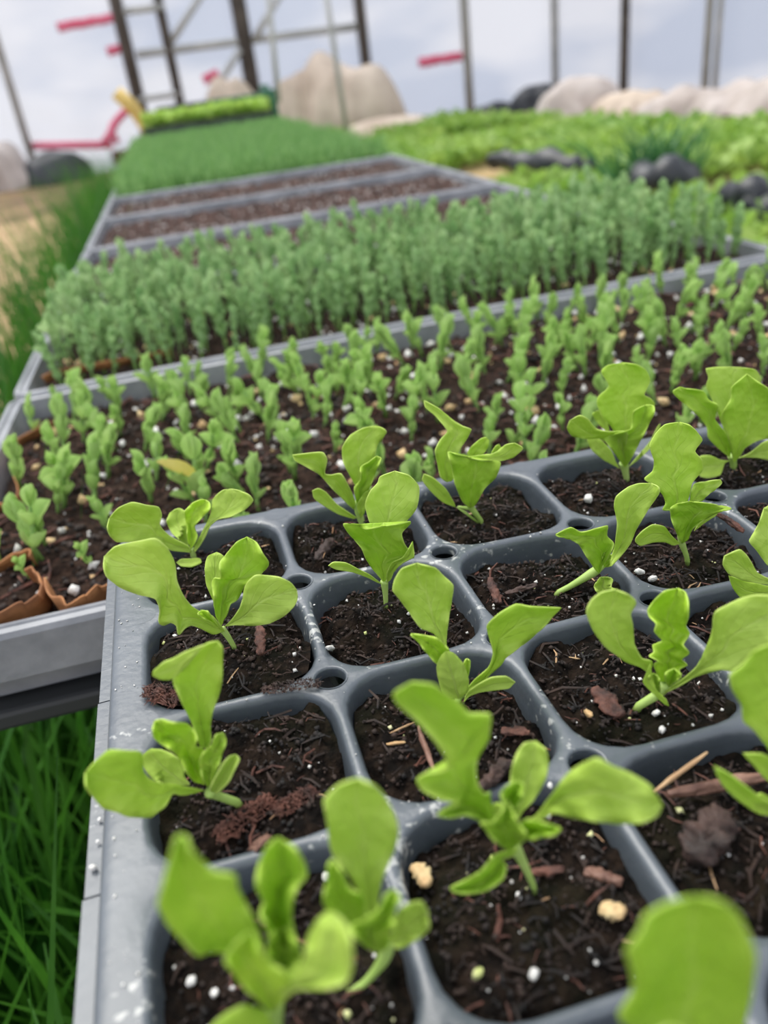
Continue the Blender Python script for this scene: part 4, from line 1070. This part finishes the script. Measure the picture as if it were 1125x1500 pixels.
p.leaf([(450,735),(405,685),(385,658),(430,655),(470,610),(478,570)], [(530,745),(570,715),(560,690),(530,655),(512,610)], (495,575), (500,768), (.4,.7,.6), (.5,.5), 1, .4)
p.leaf([(535,668),(565,645),(605,648),(645,662)], [(560,725),(620,712),(680,702),(698,684)], (685,672), (515,715), (.7,1.0,1.1), (.2,.4), 2, .4)
p.leaf([(478,590),(465,545),(488,515),(515,498)], [(528,605),(545,560),(556,515)], (540,497), (505,650), (.3,.3,.2), (.4,.4), 1, .3)
p.leaf([(430,605),(425,590),(445,582)], [(460,620),(475,600),(470,585)], (458,580), (450,650), (0,0,-.1), (0,0), 0, .1)
p.leaf([(500,765),(440,785),(385,848),(315,888)], [(515,785),(465,800),(485,830),(470,880),(400,925),(330,935),(280,928)], (266,912), (530,758), (.4,.8,.9), (.2,.3), 1, .2, name='cotyledon')
p.stem([(600,922),(570,850),(535,780),(505,730)], [24,28,40,62])
# --- third row, third column (serrated middle leaf)
p = Plant('F', (582,525), 'lettuce seedling with a saw-edged middle leaf between two broad paddle leaves')
p.leaf([(600,360),(530,330),(450,270),(400,200),(376,130),(398,80),(440,50)], [(650,335),(605,322),(575,262),(570,195),(560,140),(583,90),(550,60)], (495,38), (635,385), (0,.4,.6), (.1,.1), 0, .15, n=38)
p.leaf([(610,420),(655,470),(700,512)], [(648,400),(665,450),(705,490)], (716,517), (640,345), (.3,.5,.7), (0,0), 1, .1)
p.leaf([(672,400),(655,350),(672,332),(636,312),(655,296),(650,265),(690,250),(658,212),(665,180),(635,148),(630,120),(660,80),(700,45)], [(722,420),(745,388),(768,402),(760,368),(795,350),(770,328),(800,300),(775,265),(803,222),(788,190),(797,150),(797,90),(785,50)], (752,33), (700,450), (-.1,-.3,-.5), (.3,.3), 2, .4, n=60)
p.leaf([(735,430),(785,398),(832,355),(860,300),(890,230),(905,135),(960,100),(1010,75),(1070,62),(1140,66)], [(755,438),(812,405),(860,385),(930,370),(980,372),(1040,330),(1090,290),(1150,250),(1215,200)], (1220,110), (690,470), (.1,.6,.6), (0,.2), 0, .3, n=46)
p.leaf([(700,405),(706,380)], [(750,415),(766,388)], (738,362), (715,440), (.3,.5,.5), (.6,.6), 1, .2)
p.leaf([(640,450),(632,400),(645,385)], [(680,440),(678,405)], (660,385), (680,480), (.2,.3,.3), (.3,.3), 1, .2)
p.stem([(582,525),(630,495),(670,470),(705,430)], [34,36,40,50])
# --- second row, third column (long stem)
p = Plant('C', (245,760), 'lettuce seedling on a long slanting pale stem with two raised leaves in the second row')
p.leaf([(472,620),(493,560),(505,470),(490,400),(500,358),(550,318),(590,305)], [(480,645),(522,600),(560,550),(585,490),(640,400),(675,350),(677,320)], (642,303), (452,650), (-.1,-.2,-.4), (.1,.2), 0, .2)
p.leaf([(410,655),(380,610),(345,555),(312,536),(258,522)], [(445,640),(472,600),(490,552),(462,520),(466,480),(430,487),(355,505),(312,486)], (250,514), (430,675), (.2,.4,.5), (.2,.4), 1, .4)
p.leaf([(425,700),(408,730),(428,762)], [(465,690),(487,700),(478,728),(500,742)], (452,752), (435,690), (.4,.5,.6), (.2,.4), 0, .2, name='cotyledon')
p.leaf([(440,620),(450,590)], [(470,630),(480,600)], (465,590), (450,650), (.2,.3,.3), (.2,.2), 1, .3)
p.stem([(245,760),(310,728),(370,692),(420,660),(450,630)], [22,24,30,40,30])
# --- second row, fourth column
p = Plant('C', (795,628), 'lettuce seedling with a tall broad lobed leaf standing behind a folded cup leaf')
p.leaf([(725,415),(690,414),(702,385),(690,350),(650,310),(615,285),(650,252),(655,210),(637,150),(660,100),(700,62)], [(790,390),(805,340),(815,300),(855,252),(855,210),(825,172),(855,125),(832,90),(800,63)], (760,52), (755,430), (-.1,-.4,-.6), (.1,.1), 1, .2, n=46)
p.leaf([(745,500),(727,450),(722,412),(738,392)], [(795,535),(818,488),(870,450),(915,425),(978,407),(900,390),(850,383)], (800,379), (770,550), (.1,.3,.6), (.4,.2), 1, .4)
p.leaf([(806,350),(820,308),(860,297)], [(850,378),(880,350),(910,328),(936,302)], (928,288), (800,390), (-.3,-.3,-.4), (.2,.1), 0, .3)
p.leaf([(728,520),(700,482),(650,474),(610,498),(582,528)], [(735,560),(700,547),(650,548),(600,562)], (579,545), (765,552), (.1,.4,.5), (.1,.1), 0, .1, name='cotyledon')
p.leaf([(850,455),(880,430)], [(870,462),(905,440)], (918,426), (820,500), (0,0,-.1), (0,0), 0, .1)
p.stem([(795,628),(785,590),(770,550),(765,500)], [20,22,30,30])
# --- back row, fourth column
p = Plant('J', (544,572), 'back row lettuce seedling with a rounded lobe curling left and a fiddle-shaped upright leaf')
p.leaf([(495,380),(470,340),(440,305),(420,260),(425,228),(470,185),(437,125),(462,100)], [(568,400),(600,350),(640,290),(660,258),(640,235),(615,220),(640,165),(625,120),(580,95)], (520,88), (530,460), (-.2,-.5,-.8), (.1,.2), 1, .2, n=40)
p.leaf([(490,440),(430,400),(370,402),(320,390),(297,360)], [(540,430),(545,372),(470,372),(420,362),(385,322),(350,305)], (310,325), (530,500), (.2,.6,.8), (-.1,.3), 0, .3)
p.leaf([(505,480),(470,430),(450,400),(500,380),(560,360),(570,290)], [(552,500),(590,430),(620,370),(655,300),(655,265)], (620,262), (535,520), (.3,.5,.5), (.4,.4), 1, .5)
p.leaf([(450,490),(400,450),(380,405)], [(495,490),(480,450),(440,408)], (405,392), (515,525), (-.1,-.2,-.3), (0,0), 0, .1, name='cotyledon')
p.leaf([(595,465),(640,410),(668,355)], [(605,475),(650,430),(680,370)], (680,340), (548,520), (-.1,-.3,-.5), (0,0), 0, .05, name='cotyledon')
p.leaf([(425,340),(400,300)], [(470,360),(460,300)], (420,285), (470,380), (-.7,-.9,-1), (0,0), 0, .1)
p.stem([(544,572),(538,540),(530,500)], [22,28,40])
# --- back row, fifth column
p = Plant('J', (985,528), 'back row lettuce seedling at the right picture edge with broad leaves facing each other')
p.leaf([(930,330),(910,270),(870,190),(880,150),(870,112),(920,106)], [(1030,350),(1060,250),(1092,180),(1096,155),(1075,118)], (1000,107), (965,420), (-.3,-.7,-.9), (.1,.1), 0, .2)
p.leaf([(930,450),(880,400),(872,350),(820,290),(750,232),(733,206)], [(972,420),(945,370),(905,320),(922,265),(880,240),(860,205),(795,195)], (762,188), (968,478), (.2,.4,.4), (.2,.2), 1, .4)
p.leaf([(970,440),(955,380),(932,310),(970,240),(975,190),(1010,158)], [(1012,470),(1030,440),(1080,410),(1130,398),(1165,350),(1165,260),(1130,198),(1080,165)], (1038,134), (985,500), (.3,.6,.6), (.2,.3), 1, .2, n=40)
p.leaf([(1050,460),(1100,420),(1145,405)], [(1040,478),(1090,482),(1150,492)], (1180,450), (1000,482), (.2,.3,.3), (.1,.1), 0, .1, name='cotyledon')
p.leaf([(930,488),(890,470),(848,472)], [(945,505),(930,550),(880,564),(845,556)], (826,515), (968,492), (.3,.5,.7), (0,0), 0, .1, name='cotyledon')
p.stem([(985,528),(982,500),(978,470)], [24,28,40])
p = Plant('I', (865,583), 'back row lettuce seedling whose folded pointed leaf rises behind a cup of three leaves')
p.leaf([(690,390),(675,330),(668,280),(690,235),(718,200),(670,140),(628,105)], [(742,400),(738,335),(765,285),(800,230),(817,195),(780,180),(735,150),(690,112)], (622,74), (715,410), (-.2,-.4,-.8), (.3,.1), 0, .3, n=38)
p.leaf([(780,490),(750,420),(735,350),(720,288),(760,298)], [(838,500),(870,440),(920,390),(938,330),(900,322),(860,322)], (800,308), (812,518), (.1,.4,.5), (.4,.3), 1, .3)
p.leaf([(845,300),(910,292),(955,258)], [(850,325),(920,328),(990,310),(1030,272)], (995,250), (790,310), (.5,.6,.8), (-.1,.1), 0, .15)
p.leaf([(800,290),(832,250),(862,230)], [(862,300),(885,270),(890,242)], (880,227), (825,330), (-.2,-.3,-.4), (.1,.1), 1, .2)
p.leaf([(900,290),(918,262)], [(930,310),(945,282)], (932,255), (905,340), (-.1,-.2,-.3), (.1,.1), 1, .1)
p.leaf([(700,495),(650,450),(615,405)], [(745,495),(712,440),(662,395)], (622,377), (752,515), (.1,.3,.3), (.15,.15), 0, .05, name='cotyledon')
p.stem([(755,512),(785,517),(815,520)], [10,14,18])
p.stem([(865,583),(840,548),(817,517),(808,480)], [18,22,28,40])
# --- fourth row left: two seedlings close together
p = Plant('Q', (560,985), 'large blurred lettuce seedling in the bottom left cell with leaves spread like a bowl')
p.leaf([(370,550),(310,548),(250,562),(200,510),(130,440),(88,360),(110,270),(150,120),(165,75)], [(520,520),(480,410),(420,290),(405,232),(320,215),(262,165),(220,120),(210,80)], (188,62), (520,600), (0,.6,.8), (.3,.2), 1, .25, n=40)
p.leaf([(550,560),(545,470),(510,390),(525,340),(495,280),(500,200),(530,130),(560,90)], [(645,590),(675,550),(645,460),(640,350),(660,280),(703,232),(690,180),(650,118)], (590,77), (600,610), (0,-.2,-.5), (.4,.4), 1, .4, n=40)
p.leaf([(500,745),(430,680),(365,580),(400,520),(450,470)], [(640,700),(620,640),(560,600),(510,540),(488,480)], (470,458), (560,800), (.6,1.0,.9), (.2,.2), 2, .2)
p.leaf([(590,690),(620,640),(680,590),(705,500),(740,420),(780,385)], [(620,730),(660,700),(760,702),(860,672),(890,600),(882,490),(850,420)], (812,385), (565,790), (.7,1.3,1.0), (-.2,.3), 0, .2, n=38)
p.leaf([(560,650),(530,600),(540,520),(555,470)], [(640,640),(680,560),(655,500),(640,460)], (600,450), (590,700), (.2,.2,.1), (.3,.4), 1, .6)
p.leaf([(530,790),(450,765),(370,800),(320,844),(300,880)], [(570,920),(500,990),(400,1000)], (320,960), (560,870), (.7,1.1,1.2), (0,0), 1, .1)
p.stem([(560,985),(570,900),(570,800),(575,740)], [40,46,70,70], (.3,.6))
p = Plant('Q', (852,725), 'blurred lettuce seedling with one tall blade-shaped leaf right of the bowl-shaped one')
p.leaf([(945,380),(915,290),(860,210),(800,130),(783,0),(772,-80),(830,-140)], [(990,370),(1010,250),(1050,160),(1078,80),(1075,20),(1045,-60),(990,-130)], (912,-168), (970,410), (0,-.3,-.3), (.1,.1), 0, .2, n=38)
p.leaf([(880,480),(820,420),(770,350),(782,250),(790,190)], [(1000,430),(950,385),(930,312),(885,290),(840,205)], (808,165), (960,450), (.2,.4,.4), (.2,.2), 1, .3)
p.leaf([(910,495),(880,440),(940,415),(1000,370),(1030,310)], [(1035,530),(1060,430),(1062,370),(1085,325)], (1060,288), (985,550), (.4,.8,.7), (.4,.4), 1, .4)
p.leaf([(1062,440),(1078,380),(1130,345),(1175,342)], [(1070,530),(1115,525),(1160,490),(1200,460),(1203,420)], (1195,372), (1050,500), (.1,.3,.4), (.1,.2), 0, .2, name='cotyledon')
p.stem([(852,725),(940,675),(1010,590),(1035,520),(1010,480)], [24,30,36,60,60])
# --- bottom right
p = Plant('H', (860,1180), 'blurred rounded lettuce leaf nearest the camera, rising at the bottom right of the frame')
p.leaf([(720,980),(620,900),(530,845),(512,800),(570,705),(560,615),(540,545),(598,460),(620,400),(700,350)], [(900,1000),(990,950),(1030,850),(1065,700),(1075,560),(1042,470),(1000,390),(930,338)], (830,317), (850,1080), (.2,.6,.6), (.3,.3), 1, .15, n=40)
p.leaf([(660,960),(640,900),(700,860)], [(780,980),(790,920),(770,870)], (730,850), (800,1050), (1.0,1.3,1.4), (.1,.1), 0, .1)
p.stem([(860,1180),(855,1120),(850,1050)], [50,50,50])
# --- right edge plants, mostly outside the frame
p = Plant('N', (1172,1205), 'seedling at the right edge above the thick twig, its big leaf cut by the frame')
p.leaf([(1125,1097),(1105,1070),(1089,1057),(1086,1033),(1073,1012),(1069,989),(1086,975),(1105,953)], [(1178,1120),(1192,1060),(1188,1000),(1165,960)], (1132,942), (1160,1160), (0,.3,.4), (.1,.1), 1, .2)
p.leaf([(1113,1193),(1081,1172),(1057,1148)], [(1140,1182),(1110,1165),(1075,1138)], (1046,1122), (1158,1197), (.5,.8,.9), (.1,.1), 1, .05, name='cotyledon')
p.leaf([(1140,1155),(1122,1142),(1105,1122)], [(1155,1150),(1140,1118),(1118,1105)], (1089,1104), (1160,1172), (.2,.4,.5), (.1,.1), 1, .1)
p.leaf([(1135,1186),(1115,1182)], [(1135,1172),(1115,1162)], (1097,1172), (1160,1186), (.4,.6,.7), (0,0), 1, .05)
p.stem([(1172,1205),(1165,1185),(1160,1160)], [9,10,12])
p = Plant('V', (1350,1130), 'seedling at the right edge behind the serrated one, with a folded leaf pointing left')
p.leaf([(1200,890),(1100,878),(1000,862),(900,840),(800,790),(755,720)], [(1200,840),(1120,825),(1040,780),(990,700),(940,625),(890,590)], (765,645), (1290,900), (.1,.6,.7), (.1,.1), 0, .15)
p.leaf([(1200,985),(1100,992),(1000,1012),(900,990),(830,900)], [(1200,900),(1100,884),(950,852)], (803,805), (1300,960), (.2,.4,.4), (0,0), 1, .1)
p.leaf([(1180,760),(1110,710),(1030,600),(970,515),(1050,380)], [(1350,700),(1380,450),(1300,280),(1180,215)], (1090,252), (1310,860), (0,-.1,-.2), (.1,.1), 0, .2)
p.stem([(1350,1130),(1330,1000),(1300,900)], [50,50,50])
